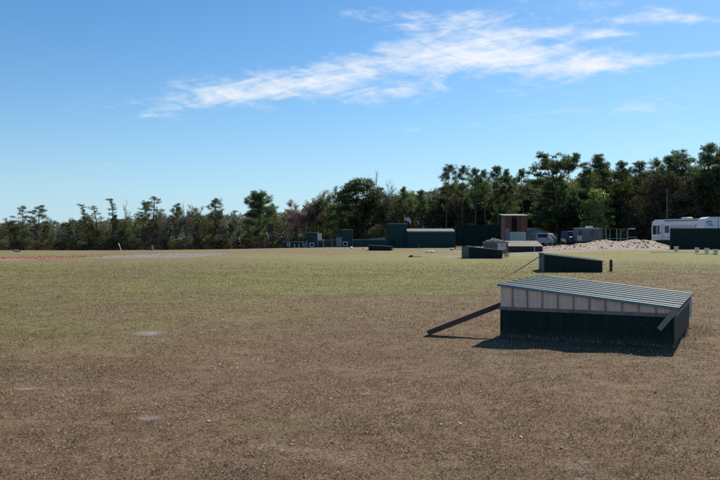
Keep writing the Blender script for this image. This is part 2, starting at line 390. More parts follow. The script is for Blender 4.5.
# ------------------------------------------------------------------ dead grass blades (stuff)
def blades(n, y0, y1):
    e_ = -.2; u = NR.random(n); y = (y0 ** e_ + (y1 ** e_ - y0 ** e_) * u) ** (1 / e_)     # thins out with distance
    x = (NR.random(n) * 2 - 1) * (y * .50 + .6)
    s_, r_, g_, w_ = zones(x, y)
    keep = NR.random(n) > s_ * 1.15
    dens = fbm(x, y, .14, 90) * .65 + fbm(x, y, .9, 95) * .35
    keep &= NR.random(n) < sstep(.28, .62, dens) + .15
    keep &= NR.random(n) > sstep(30, 56, y)
    x, y, w_ = x[keep], y[keep], w_[keep]; n = len(x)
    z = gz(x, y) + (fbm(x, y, .5, 3) - .5) * .05 * (1 - sstep(20, 40, y))
    sz = (.012 + .0015 * y) * (.5 + 1.0 * NR.random(n) ** 1.5)
    sz = sz * (.85 + .3 * fbm(x, y, .45, 130))
    an = NR.random(n) * 2 * np.pi; lean = .55 + .95 * NR.random(n) ** .6
    d = np.stack([np.cos(an) * np.sin(lean), np.sin(an) * np.sin(lean), np.cos(lean)], -1)
    an2 = an + np.pi / 2 + NR.normal(0, .5, n)
    s = np.stack([np.cos(an2), np.sin(an2), NR.normal(0, .35, n)], -1)
    base = np.stack([x, y, z - .003], -1)
    wd = (sz * .085)[:, None]
    mid = base + d * (sz * .55)[:, None]
    tip = base + d * sz[:, None]; tip[:, 2] -= sz * .15 * np.sin(lean)
    V = np.stack([base - s * wd * .8, mid - s * wd, tip, mid + s * wd], 1)
    return V.reshape(-1, 3), np.repeat(w_, 4)
V, W = blades(1500000, 4.2, 56)
BM, t, b = newmat('dead_grass')
g_ = t.new('ShaderNodeNewGeometry'); ri = g_.outputs['Random Per Island']
at2 = t.new('ShaderNodeAttribute', attribute_name='sward')
cr = t.new('ShaderNodeValToRGB'); t.l.new(ri, cr.inputs[0])
e = cr.color_ramp.elements; e[0].position = 0; e[0].color = (.07, .044, .025, 1); e[1].position = 1; e[1].color = (.80, .70, .55, 1)
for ps, cc in ((.30, (.168, .096, .054, 1)), (.62, (.295, .181, .107, 1)), (.82, (.44, .32, .215, 1))):
    q = cr.color_ramp.elements.new(ps); q.color = cc
cr2 = t.new('ShaderNodeValToRGB'); t.l.new(ri, cr2.inputs[0])
e = cr2.color_ramp.elements; e[0].color = (.095, .095, .025, 1); e[1].color = (.54, .48, .22, 1)
q = cr2.color_ramp.elements.new(.5); q.color = (.205, .205, .066, 1)
tcb = t.new('ShaderNodeTexCoord').outputs['Object']
gf = t.ramp(t.math('ADD', at2.outputs['Fac'], t.math('ADD', t.math('MULTIPLY', t.math('SUBTRACT', t.noise(tcb, 5, 4, .7), .5), 1.1), t.math('MULTIPLY', t.math('SUBTRACT', t.noise(tcb, .45, 4, .65), .5), .8))), .0, 1.1)
cc = t.mix(gf, cr.outputs[0], cr2.outputs[0])
out = t.n['Material Output']; t.n.remove(b)
d = t.new('ShaderNodeBsdfDiffuse'); t.l.new(cc, d.inputs[0]); tr = t.new('ShaderNodeBsdfTranslucent'); t.l.new(cc, tr.inputs[0])
mx = t.new('ShaderNodeMixShader'); mx.inputs[0].default_value = .3; t.l.new(d.outputs[0], mx.inputs[1]); t.l.new(tr.outputs[0], mx.inputs[2]); gls = t.new('ShaderNodeBsdfGlossy'); gls.inputs['Roughness'].default_value = .38; gls.inputs[0].default_value = (.9, .86, .78, 1)
mx3 = t.new('ShaderNodeMixShader'); mx3.inputs[0].default_value = .02; t.l.new(mx.outputs[0], mx3.inputs[1]); t.l.new(gls.outputs[0], mx3.inputs[2]); t.l.new(mx3.outputs[0], out.inputs[0])
bme = np_mesh('grass', V, np.arange(len(V)).reshape(-1, 4), BM)
a2 = bme.attributes.new('sward', 'FLOAT', 'POINT'); a2.data.foreach_set('value', W.astype(np.float32))
tag(link('grass', bme), 'short dead brown grass with green patches covering the field', 'grass', None, 'stuff')

# ------------------------------------------------------------------ litter of broken targets and pale chips (stuff)
def chips(name, pts, smin, smax, m, label, up=.5):
    n = len(pts); sz = smin + (smax - smin) * NR.random(n) ** 2
    an = NR.random(n) * 2 * np.pi
    tilt = NR.normal(0, up, (n, 2))
    u = np.stack([np.cos(an), np.sin(an), tilt[:, 0]], -1); v = np.stack([-np.sin(an), np.cos(an), tilt[:, 1]], -1)
    u *= (sz * .5)[:, None]; v *= (sz * (.25 + .3 * NR.random(n)))[:, None]
    p = pts + np.array([0, 0, 1])[None] * (sz * .3)[:, None]
    th = np.zeros((n, 3)); th[:, 2] = sz * .12
    top = np.stack([p - u, p - v * .9, p + u * .9, p + v], 1); bot = top - th[:, None]
    V = np.concatenate([top, bot], 1).reshape(-1, 3)
    fb = np.array([[0, 1, 2, 3], [7, 6, 5, 4], [0, 4, 5, 1], [1, 5, 6, 2], [2, 6, 7, 3], [3, 7, 4, 0]])
    Fq = (np.arange(n)[:, None, None] * 8 + fb[None]).reshape(-1, 4)
    tag(link(name, np_mesh(name, V, Fq, m)), label, 'litter', None, 'stuff')
def on_ground(x, y): return np.stack([x, y, gz(x, y)], -1)
def sample(n, fn, xr, yr):
    x = xr[0] + (xr[1] - xr[0]) * NR.random(n * 12); y = yr[0] + (yr[1] - yr[0]) * NR.random(n * 12)
    k = NR.random(len(x)) < fn(x, y) ; return on_ground(x[k][:n], y[k][:n])
M_CHIPR = leafmat('red_target_chips', (.34, .105, .075), (.58, .31, .25), 0)
M_CHIPG = leafmat('grey_target_chips', (.30, .27, .27), (.56, .52, .52), 0)
M_CHIPW = leafmat('white_chips', (.40, .33, .25), (.74, .66, .54), 0)
chips('target_litter', sample(4200, lambda x, y: zones(x, y)[1], (-60, -12), (55, 105)), .05, .16, M_CHIPR, 'red strip of broken clay target litter in the far grass', .15)
chips('grey_litter', sample(3600, lambda x, y: zones(x, y)[2], (-45, -5), (60, 120)), .04, .10, M_CHIPG, 'pale grey strip of broken target litter beyond the red one', .15)
yy = 5.5 + 60 * NR.random(1500) ** 1.2; xx = (NR.random(1500) * 2 - 1) * yy * .48
k = NR.random(1500) < .10 + .9 * sstep(.5, .7, fbm(xx, yy, 7, 7))
chips('pale_debris', on_ground(xx[k], yy[k]), (.010), .042, M_CHIPW, 'tiny white target chips scattered over the mown field', .25)

# ------------------------------------------------------------------ trap houses
def wedge_house(loc, rotz, W, L, hl, hr, label, fancy=False, group='low sloped trap houses'):
    """front edge along local +x, depth along +y; roof falls from hl (x=0) to hr (x=W)"""
    r = thing('trap_house', label, 'trap house', loc, rotz, group)
    sl_ = (hr - hl) / W
    top = lambda x: hl + sl_ * x
    if fancy:
        zs_ = .47
        m = MB(); m.box(0, W, 0, L, -.06, zs_)
        part('wall', m, MUD, r, bevel=.006)
        m = MB()                                  # tan boards above the green wall
        e_ = .006
        m.prism([(e_, zs_ + .002), (W - e_, zs_ + .002), (W - e_, top(W) - .03), (e_, top(0) - .03)], 'y', e_, L - e_)
        sd_ = part('siding', m, [M_SIDING], r)
        x = .20
        while x < W - .1:
            if top(x) - .035 > zs_ + .05:
                m = MB(); m.box(x - .011, x + .011, -.007, .012, zs_ + .03, top(x) - .036); part('batten', m, mat('siding_seam', (.33, .24, .185), .7, .25, 8), sd_)
            x += .235
        m = MB(); m.prism([(0.02, zs_ + .03), (L - .02, zs_ + .03), (L - .02, hr - .035), (.02, hr - .035)], 'x', W - .004, W + .006)
        part('gable_panel', m, M_WOOD, r)
        m = MB(); m.box(-.012, W + .012, -.022, .0, zs_ - .022, zs_ + .028); m.box(-.012, W + .02, L, L + .02, zs_ - .02, zs_ + .028)
        m.box(W, W + .022, 0, L, zs_ - .022, zs_ + .028); m.box(-.022, 0, -.022, L, zs_ - .022, zs_ + .028)
        part('trim', m, M_BATTEN, r)
        m = MB(); m.box(W + .004, W + .045, L - .06, L + .024, .16, hr - .045)
        part('corner_strip', m, M_WHITE, r)
        m = MB(); m.bar((W + .03, -.055, hr - .03), (W - .20, -.06, .27), .075, .035, (0, 1, 0))
        part('prop_board', m, M_WOODGREY, r, bevel=.004)
        m = MB(); m.bar((W - .34, -.012, .40), (W - .47, -.012, .31), .012, .014, (0, 1, 0)); m.bar((W - .47, -.012, .31), (W - .30, -.012, .26), .012, .014, (0, 1, 0))
        part('hook', m, M_TEAL, r)
    else:
        m = MB(); m.prism([(0, -.08), (W, -.08), (W, top(W) - .02), (0, top(0) - .02)], 'y', 0, L)
        part('wall', m, M_GREEN, r)
        m = MB(); m.prism([(.02, -.06), (L - .02, -.06), (L - .02, hl - .05), (.02, hl - .05)], 'x', -.012, -.002)
        part('end_panel', m, M_ENDP, r)
        m = MB(); m.box(.06, W - .08, -.02, -.001, .26, .29)
        for xx_ in np.arange(.3, W - .1, .5): m.box(xx_, xx_ + .03, -.016, -.001, 0, .25)
        part('trim', m, M_GREEN, r)
    o_ = .07                                        # roof
    m = MB(); x0, x1, y0, y1 = -.035, W + o_, -o_ * .6, L + o_
    m.hexa([(x0, y0, top(x0) - .022), (x1, y0, top(x1) - .022), (x1, y1, top(x1) - .022), (x0, y1, top(x0) - .022)],
           [(x0, y0, top(x0)), (x1, y0, top(x1)), (x1, y1, top(x1)), (x0, y1, top(x0))])
    pitch = .385; y = y0 + .15
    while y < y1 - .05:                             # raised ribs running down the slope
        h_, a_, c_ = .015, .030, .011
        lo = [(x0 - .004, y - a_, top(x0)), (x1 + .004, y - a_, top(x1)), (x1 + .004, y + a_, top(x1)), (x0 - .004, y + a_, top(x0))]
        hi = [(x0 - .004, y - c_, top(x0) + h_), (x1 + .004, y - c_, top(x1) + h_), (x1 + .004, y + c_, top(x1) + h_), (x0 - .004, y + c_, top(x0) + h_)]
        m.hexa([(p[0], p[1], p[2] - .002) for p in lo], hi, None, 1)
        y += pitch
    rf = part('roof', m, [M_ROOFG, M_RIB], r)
    m = MB()
    m.hexa([(x0, y0 - .012, top(x0) - .035), (x1, y0 - .012, top(x1) - .035), (x1, y0 - .002, top(x1) - .035), (x0, y0 - .002, top(x0) - .035)],
           [(x0, y0 - .004, top(x0) + .006), (x1, y0 - .004, top(x1) + .006), (x1, y0 + .02, top(x1) + .010), (x0, y0 + .02, top(x0) + .010)])
    part('edge_trim', m, M_TRIMPALE, rf)
    return r
FH = Vector((2.22, 12.04, 0))
wedge_house(FH, R(-27), 2.56, 3.15, .855, .60, 'low trap house with green ribbed roof and tan boards over dark green walls', True)
a = hit(544.5, 272.2); wedge_house(a, R(-8.5), 2.55, 2.9, .83, .54, 'low dark green trap house with a black stub post beside its low end')
a = hit(469, 258.4); wedge_house(a, R(3), 2.5, 2.9, .88, .62, 'low trap house with grey end wall, in front of rubble and a pink board')
a = hit(368.5, 250.6); wedge_house(a, R(-4), 2.75, 2.6, .66, .50, 'small far dark green trap house near the sandy track')

# plank leaning on the nearest house and pole leaning on the second
m = MB(); p0 = hit(428, 335.3); q0 = Vector((2.30, 12.42, .50))
dv = (q0 - p0)
m.bar((0, 0, .045), dv, .10, .085)
tag(link('wooden_beam', m.mesh('wooden_beam', M_WOOD), None, p0), 'dark brown wooden beam sloping from the grass up to the nearest trap house', 'beam')
a = hit(514, 273); b_ = P(541.5, 36.0); m = MB()
m.tube([(0, 0, .02), Vector((b_[0] - a[0], b_[1] - a[1], .74))], [.028, .026], 8)
tag(link('leaning_pole', m.mesh('leaning_pole', M_POLE), None, a), 'thin dark pole sloping from the grass onto the second trap house', 'pole')
a = hit(611, 271.3)
r = thing('stub_post', 'short black post standing alone beside the low end of a trap house', 'post', a)
m = MB(); m.box(-.055, .055, -.055, .055, -.1, .52); m.prism([(-.055, .52), (.055, .52), (0, .56)], 'y', -.055, .055); part('shaft', m, M_POLE, r, bevel=.01)
m = MB(); m.box(.057, .10, -.03, .03, .23, .31); part('junction_box', m, M_WHITEDULL, r)

# dry weeds against the nearest house
def tuft_mesh(n, L0, spread):
    V = []
    an = NR.random(n) * 2 * np.pi; rr = spread * NR.random(n) ** .7
    base = np.stack([np.cos(an) * rr, np.sin(an) * rr, np.zeros(n) - .01], -1)
    an = NR.random(n) * 2 * np.pi; ln = .15 + .8 * NR.random(n); sz = L0 * (.4 + .8 * NR.random(n))
    d = np.stack([np.cos(an) * np.sin(ln), np.sin(an) * np.sin(ln), np.cos(ln)], -1)
    s = np.stack([-np.sin(an), np.cos(an), np.zeros(n)], -1) * .004
    mid = base + d * (sz * .55)[:, None]; tip = base + d * sz[:, None]; tip[:, 2] -= sz * .25 * np.sin(ln)
    return np.stack([base - s, mid - s, tip, mid + s], 1).reshape(-1, 3)
M_STRAW = leafmat('straw', (.24, .175, .11), (.60, .50, .36), .3)
VV = []
ux = Vector((math.cos(R(-27)), math.sin(R(-27)), 0)); uy = Vector((-ux.y, ux.x, 0))
for i in range(46):
    t_ = NR.random(); q = FH + ux * (2.62 + abs(NR.normal(0, .16))) + uy * (t_ * 3.1)
    v = tuft_mesh(20, .20 if NR.random() > .75 else .09, .11); v[:, 0] += q.x; v[:, 1] += q.y; v[:, 2] += float(gz(q.x, q.y)); VV.append(v)
for i in range(60):
    q = FH + ux * (2.6 * NR.random()) + uy * (-.04 - .05 * NR.random())
    v = tuft_mesh(16, .09, .06); v[:, 0] += q.x; v[:, 1] += q.y; v[:, 2] += float(gz(q.x, q.y)); VV.append(v)
V = np.concatenate(VV)
tag(link('weeds', np_mesh('weeds', V, np.arange(len(V)).reshape(-1, 4), M_STRAW)), 'dry straw weeds grown up along the walls of the nearest trap house', 'weeds', None, 'stuff')
for (px, py, lab) in ((506, 257.6, 'green weed clump at the low end of a trap house'), (392.5, 250.3, 'pale weed clump beside the small far trap house')):
    q = hit(px, py)
    V = np.concatenate([tuft_mesh(220, .75 if px > 450 else .5, .28)])
    tag(link('weed_clump', np_mesh('weed_clump', V, np.arange(len(V)).reshape(-1, 4), leafmat('weed_green', (.06, .09, .03), (.16, .2, .07), .3) if px > 450 else M_STRAW), None, q), lab, 'weeds')

# ------------------------------------------------------------------ skeet sheds, walls and towers
def shed(name, label, cat, px0, px1, pytop, D, depth, roofm=M_ROOFPALE, wallm=M_TEAL, group=None, slope=.0, oh=.10, ribs=True, rz=0, rooft=.06):
    a = P(px0, D); b_ = P(px1, D); W = b_.x - a.x
    H = zat(pytop, D) - a.z
    r = thing(name, label, cat, a, rz, group)
    m = MB(); m.prism([(0, -.15), (depth, -.15), (depth, H + slope - rooft), (0, H - rooft)], 'x', 0, W)
    if ribs:
        x = .25
        while x < W - .1: m.box(x - .02, x + .02, -.018, -.001, -.1, H - rooft - .03); x += .6
    part('wall', m, wallm, r)
    m = MB(); m.prism([(-oh, H - rooft), (depth + oh, H + slope - rooft + .001), (depth + oh, H + slope), (-oh, H)], 'x', -oh, W + oh)
    rf = part('roof', m, roofm, r)
    m = MB(); m.box(-oh - .012, W + oh + .012, -oh - .02, -oh - .002, H - rooft - .05, H + .004); part('fascia', m, M_TRIMPALE if roofm is M_ROOFPALE else M_WOODGREY, rf)
    return r, W, H
def window_box(r, x0, x1, z0, z1, y=-.02):
    m = MB(); f = .13
    m.box(x0, x1, y - .12, y, z0, z0 + f); m.box(x0, x1, y - .12, y, z1 - f, z1); m.box(x0, x0 + f, y - .12, y, z0 + f, z1 - f); m.box(x1 - f, x1, y - .12, y, z0 + f, z1 - f)
    o = part('window', m, M_WHITE, r)
    m = MB(); m.box(x0 + f, x1 - f, y - .02, y - .004, z0 + f, z1 - f); part('opening', m, M_DARK, o)
# far low dark shed, leftmost
r, W, H = shed('low_shed', 'low dark green shed with white box, farthest along the row of sheds', 'shed', 283, 303, 241.5, 140, 2.2, M_ROOFG)
window_box(r, .8, 1.35, .35, .95)
for x in (2.1, 2.9):
    m = MB(); m.box(x, x + .14, -.4, -.3, -.1, .75); part('stake', m, M_WHITE, r)
m = MB(); m.prism([(0, -.1), (1.0, -.1), (1.0, 1.35), (.75, 1.35)], 'y', -.4, .1)
a = P(302.3, 138); tag(link('grey_ramp', m.mesh('grey_ramp', M_GREYW), None, a), 'grey sloping wedge panel against the small green tower', 'ramp')
# tower one
r, W, H = shed('trap_tower', 'small green tower with white roof edge and grey side panel', 'tower', 307.5, 317.5, 232, 135, 1.9, M_WHITEDULL, oh=.06, group='skeet towers')
window_box(r, .35, 1.2, .12, .85)
m = MB(); m.box(0, .72, -.06, .04, 0, 1.25)
a = P(317.7, 134.5); a.z = zat(240.2, 134.5); part('side_panel', m, M_WHITEDULL, r).location = (a.x - r.location.x, a.y - r.location.y, a.z - r.location.z)
r, W, H = shed('low_wall', 'low green wall with pale cap between the two smaller towers', 'wall', 317.9, 337.8, 239.8, 135, .5, M_WHITEDULL, oh=.04)
for x in (.95, 2.5):
    m = MB(); m.box(x, x + .08, -.34, -.26, -.1, 1.55 if x < 1 else 1.1); part('post', m, M_WHITEDULL, r)
m = MB(); m.box(0, 1.0, -.05, .05, -.1, 1.72)
a = P(336.2, 129.6); tag(link('upright_board', m.mesh('upright_board', M_GREYW), None, a), 'plain light grey upright panel in front of the middle green tower', 'panel')
r, W, H = shed('trap_tower', 'middle-sized green tower with tan roof edge and white window box', 'tower', 341.5, 352.5, 229.3, 131, 2.2, M_WOODGREY, oh=.08, group='skeet towers')
window_box(r, .25, 1.1, .25, 1.0)
m = MB(); m.box(-.62, -.003, .2, 1.9, -.1, H - .75); part('annex', m, M_TEAL, r)
r, W, H = shed('low_wall', 'low green wall with grey top between the middle and tallest green towers', 'wall', 353.2, 386, 239.3, 128, .6, M_WHITEDULL, oh=.04)
m = MB(); m.prism([(2.4, H + .004), (5.4, H + .004), (5.4, H + .33), (4.6, H + .30)], 'y', .12, .48); part('roof_panel', m, M_GREYW, r)
# tower three with door
r, W, H = shed('trap_tower', 'tallest plain green tower with dark doorway and pale roof edge', 'tower', 389.5, 407, 223.3, 115, 2.6, M_WOODGREY, oh=.10, group='skeet towers')
m = MB(); m.box(.12, .82, -.03, -.019, 0, 1.35); part('door', m, M_DARK, r)
m = MB(); m.box(-.55, -.003, .3, 2.2, -.1, H - .7); part('annex', m, M_TEAL, r)
r, W, H = shed('long_shed', 'long teal green shed with broad white roof edge beside the tallest green tower', 'shed', 407.6, 455, 231.2, 113, 3.2, M_ROOFPALE, M_TEAL, slope=.42, oh=.06, rooft=.10)
# flag on the roof corner
a = P(404.5, 118.5)
r = thing('flag', 'small red, white and blue flag on a pole behind the tallest green tower', 'flag', a)
m = MB(); m.tube([(0, 0, 0), (0, 0, zat(214, 118.5) - a.z)], [.03, .025], 6); part('pole', m, M_STEEL, r)
def flag_cloth(zt, w_, h_, droop):
    me_v = []; fs = []; nx_, nz_ = 14, 13
    for j in range(nz_ + 1):
        for i in range(nx_ + 1):
            u = i / nx_; v = j / nz_
            me_v.append((.04 + u * w_ * .8, .10 * math.sin(u * 6.5 + v) * u, zt - v * h_ - droop * u * u + .04 * math.sin(u * 8 + v * 2)))
    mi = []
    for j in range(nz_):
        for i in range(nx_):
            k = j * (nx_ + 1) + i; fs.append((k, k + 1, k + nx_ + 2, k + nx_ + 1))
            mi.append(2 if (i < 6 and j < 7) else j % 2)
    m = MB(); m.add(me_v, fs); m.m = mi; return m
def flag_parts(r, zt, w_, h_, droop):
    o = part('cloth', flag_cloth(zt, w_, h_, droop), [mat('flag_red', (.50, .10, .11), .8, .1, 5), M_WHITE, mat('flag_blue', (.04, .06, .18), .8, .1, 5)], r, smooth=True)
    s_ = o.modifiers.new('cloth', 'SOLIDIFY'); s_.thickness = .01
flag_parts(r, zat(215.5, 118.5) - a.z, 1.25, .75, .75)
# tall dark screen
a = P(455.3, 100); W = (505.5 - 455.3) / F * 100; H = zat(224.6, 100) - a.z
r = thing('screen_fence', 'tall dark green screen of six panels beside the wooden tower', 'fence', a)
m = MB()
for i in range(6): m.box(i * W / 6 + .012, (i + 1) * W / 6 - .012, -.03, .03, .42, H)
part('panel', m, mat('dark_screen', (.005, .020, .018), .8, .35, 3, .05, spec=.15, dirt=(.014, .022, .02)), r)
for i in range(7):
    m = MB(); m.box(i * W / 6 - .06, i * W / 6 + .06, .032, .14, -.2, H - .03); part('post', m, M_POLE, r)
m = MB(); m.box(0, W, .032, .08, .6, .7); m.box(0, W, .032, .08, H - .5, H - .4); part('rail', m, M_POLE, r)
# wooden tower
D = 83; a = P(505.2, D); s_ = D / F
X_ = lambda px: (px - 505.2) * s_
Zt = lambda py: zat(py, D) - a.z
r = thing('wooden_tower', 'brown boarded lookout tower with pale flat roof and mint lower panel', 'tower', a, 0)
dp = 2.2
for (x, y) in ((X_(505.6), 0), (X_(526.6), 0), (X_(505.6), dp), (X_(526.6), dp)):
    m = MB(); m.box(x - .07, x + .07, y - .07, y + .07, -.2, Zt(215.6)); part('corner_post', m, M_WOOD, r)
m = MB(); m.prism([(-.35, Zt(215.2) - .10), (dp + .3, Zt(215.2) + .12), (dp + .3, Zt(215.2) + .20), (-.35, Zt(215.2) - .02)], 'x', X_(502.6), X_(528)); part('roof', m, M_ROOFPALE, r)
m = MB(); m.box(X_(509.6), X_(526), -.05, .0, Zt(240.8), Zt(231.8)); part('mint_panel', m, M_MINT, r)
m = MB(); m.box(X_(505.4), X_(509.4), -.085, -.015, -.1, Zt(228)); part('grey_panel', m, M_GREYW, r)
m = MB()
x = X_(520.4)
while x < X_(526.3): m.box(x, x + .135, -.045, -.005, Zt(231.4), Zt(216)); x += .147
part('front_boards', m, M_WOODRED, r)
m = MB(); x = X_(509.4)
while x < X_(511.0): m.box(x, x + .10, -.045, -.005, Zt(231.4), Zt(216)); x += .112
part('side_strip', m, M_WOODRED, r)
m = MB(); y = .02
while y < dp - .1: m.box(X_(526.8) + .03, X_(526.8) + .06, y, y + .15, .1, Zt(216)); y += .163
part('side_boards', m, M_WOODRED, r)
m = MB(); y = .02
while y < dp - .1: m.box(X_(505.4) - .06, X_(505.4) - .03, y, y + .15, 1.0, Zt(216)); y += .163
part('side_boards', m, M_WOODRED, r)
m = MB(); m.box(X_(505.9), X_(526), dp - .05, dp + .02, Zt(226.2), Zt(225.4)); part('back_rail', m, M_WOOD, r)
m = MB(); x = X_(505.9)
while x < X_(526):
    if not X_(511.5) < x < X_(514): m.box(x, x + .15, dp + .06, dp + .09, 1.0, Zt(217.5))
    x += .165
part('back_boards', m, M_WOODRED, r)
m = MB(); m.box(X_(505.4), X_(526.7), .02, dp, Zt(232.6), Zt(231.9)); part('deck', m, M_WOOD, r)
m = MB(); m.box(X_(517.2), X_(519.6), -.05, .0, Zt(231.4), Zt(216)); part('stud', m, M_WOOD, r)
m = MB(); m.box(X_(505.4), X_(509.2), -.012, -.002, Zt(227.8), Zt(216)); part('dark_boards', m, M_WOOD, r)
# stair on the shaded side
m = MB(); m.bar((X_(527.5), .3, Zt(233)), (X_(541), .2, .05), .9, .07, (0, 0, 1))
m.bar((X_(527.5), -.25, Zt(231)), (X_(541), -.3, .4), .06, .10)
part('stair', m, M_WOODRED, r)
# low hut before the tower
D = 76; a = P(508.6, D); s_ = D / F; Hh = zat(246.2, D) - a.z; Hb = zat(240.8, D + 2.6) - a.z
r = thing('low_hut', 'low dark hut with a grey sloping roof under the wooden tower', 'hut', a)
W = (543.2 - 508.6) * s_
m = MB(); m.prism([(0, -.1), (2.6, -.1), (2.6, Hb - .07), (0, Hh - .07)], 'x', .05, W - .05); part('wall', m, mat('dark_brown_wall', (.035, .026, .024), .8, .3, 5), r)
m = MB(); m.prism([(-.12, Hh - .07), (2.7, Hb - .07), (2.7, Hb), (-.12, Hh)], 'x', 0, W); part('roof', m, mat('grey_felt', (.075, .068, .064), .8, .25, 3, .1), r)
m = MB(); m.box((533.9 - 508.6) * s_, (534.7 - 508.6) * s_, -.1, -.03, 0, Hh - .09); part('post', m, M_WHITEDULL, r)
# grey low wall with rubble on it, pink board
D = 74; a = P(484.5, D); s_ = D / F
m = MB(); Hh = zat(241.8, D) - a.z; m.box(0, 23.5 * s_, 0, .8, -.1, Hh - .12)
r = thing('block_wall', 'grey block wall behind a trap house with pale rubble heaped on top', 'wall', a)
part('blocks', m, mat('grey_blocks', (.135, .12, .125), .85, .3, 6, .2), r)
m = MB(); m.box(-.06, 23.5 * s_ + .06, -.06, .86, Hh - .12, Hh); part('cap', m, M_GREYW, r)
def rock(mb, c, r0, seed, sq=.7):
    q = random.Random(seed)
    n, k = 7, 5; vs = []; fs = []
    ph = q.random() * 6
    for j in range(k + 1):
        th = math.pi * j / k
        for i in range(n):
            a_ = 2 * math.pi * i / n + ph; rr = r0 * (.75 + .4 * q.random())
            vs.append((c[0] + rr * math.sin(th) * math.cos(a_), c[1] + rr * math.sin(th) * math.sin(a_), c[2] + rr * sq * math.cos(th)))
    for j in range(k):
        for i in range(n):
            i2 = (i + 1) % n; fs.append((j * n + i, j * n + i2, (j + 1) * n + i2, (j + 1) * n + i))
    mb.add(vs, fs)
M_RUB = mat('pale_rubble', (.66, .50, .41), .9, .2, 8, .2, dirt=(.30, .23, .21))
m = MB(); qr = random.Random(4)
for i in range(70):
    u = qr.random(); rock(m, (u * 1.7 - .2, qr.uniform(.1, .7), Hh + .02 + (.28 * math.exp(-((u - .45) / .25) ** 2)) * qr.random()), qr.uniform(.06, .2), i)
o = link('rubble_pile', m.mesh('rubble_pile', M_RUB), None, (a.x + .45, a.y, a.z)); tag(o, 'small pale rubble pile on the grey block wall', 'rubble')
D = 72; a = P(497.6, D); s_ = D / F
r = thing('pink_board', 'pale pink board with grey scuff marks standing before the block wall', 'board', a)
H1, H0 = zat(243.2, D) - a.z, zat(249.6, D) - a.z
m = MB(); m.box(0, 8.4 * s_, -.03, .02, H0, H1); part('board', m, mat('pink_white_board', (.62, .50, .49), .7, .12, 2, dirt=(.25, .2, .22)), r)
m = MB(); m.box(.05, .13, .022, .10, -.1, H1); m.box(.68, .76, .022, .10, -.1, H1); part('leg', m, M_POLE, r)
m = MB(); m.box(5.2 * s_, 7 * s_, -.038, -.031, H0 + .24, H0 + .31); m.box(3.2 * s_, 5.2 * s_, -.038, -.031, H0 + .38, H0 + .45); part('smear', m, M_GREYW, r)
# teal gabled building
D = 112; a = P(533, D); s_ = D / F
r = thing('gabled_house', 'pale teal house with low gable and brown roof behind the wooden tower', 'house', a)
Xh = lambda px: (px - 533) * s_
zg = lambda py: zat(py, D) - a.z
m = MB(); pts = [(Xh(527), -.3), (Xh(557), -.3), (Xh(557), zg(235.5)), (Xh(538), zg(229)), (Xh(527), zg(232.8))]
m.prism(pts, 'y', 0, 7); part('wall', m, M_TEALWALL, r)
m = MB()
for (p, q) in (((557.8, 235.5), (538, 228.7)), ((538, 228.7), (526, 232.9))):
    a0, a1, b0, b1 = Xh(p[0]), zg(p[1]), Xh(q[0]), zg(q[1])
    m.prism([(a0, a1), (b0, b1), (b0, b1 + .14), (a0, a1 + .14)], 'y', -.35, 7.3)
part('roof', m, M_WOODRED, r)
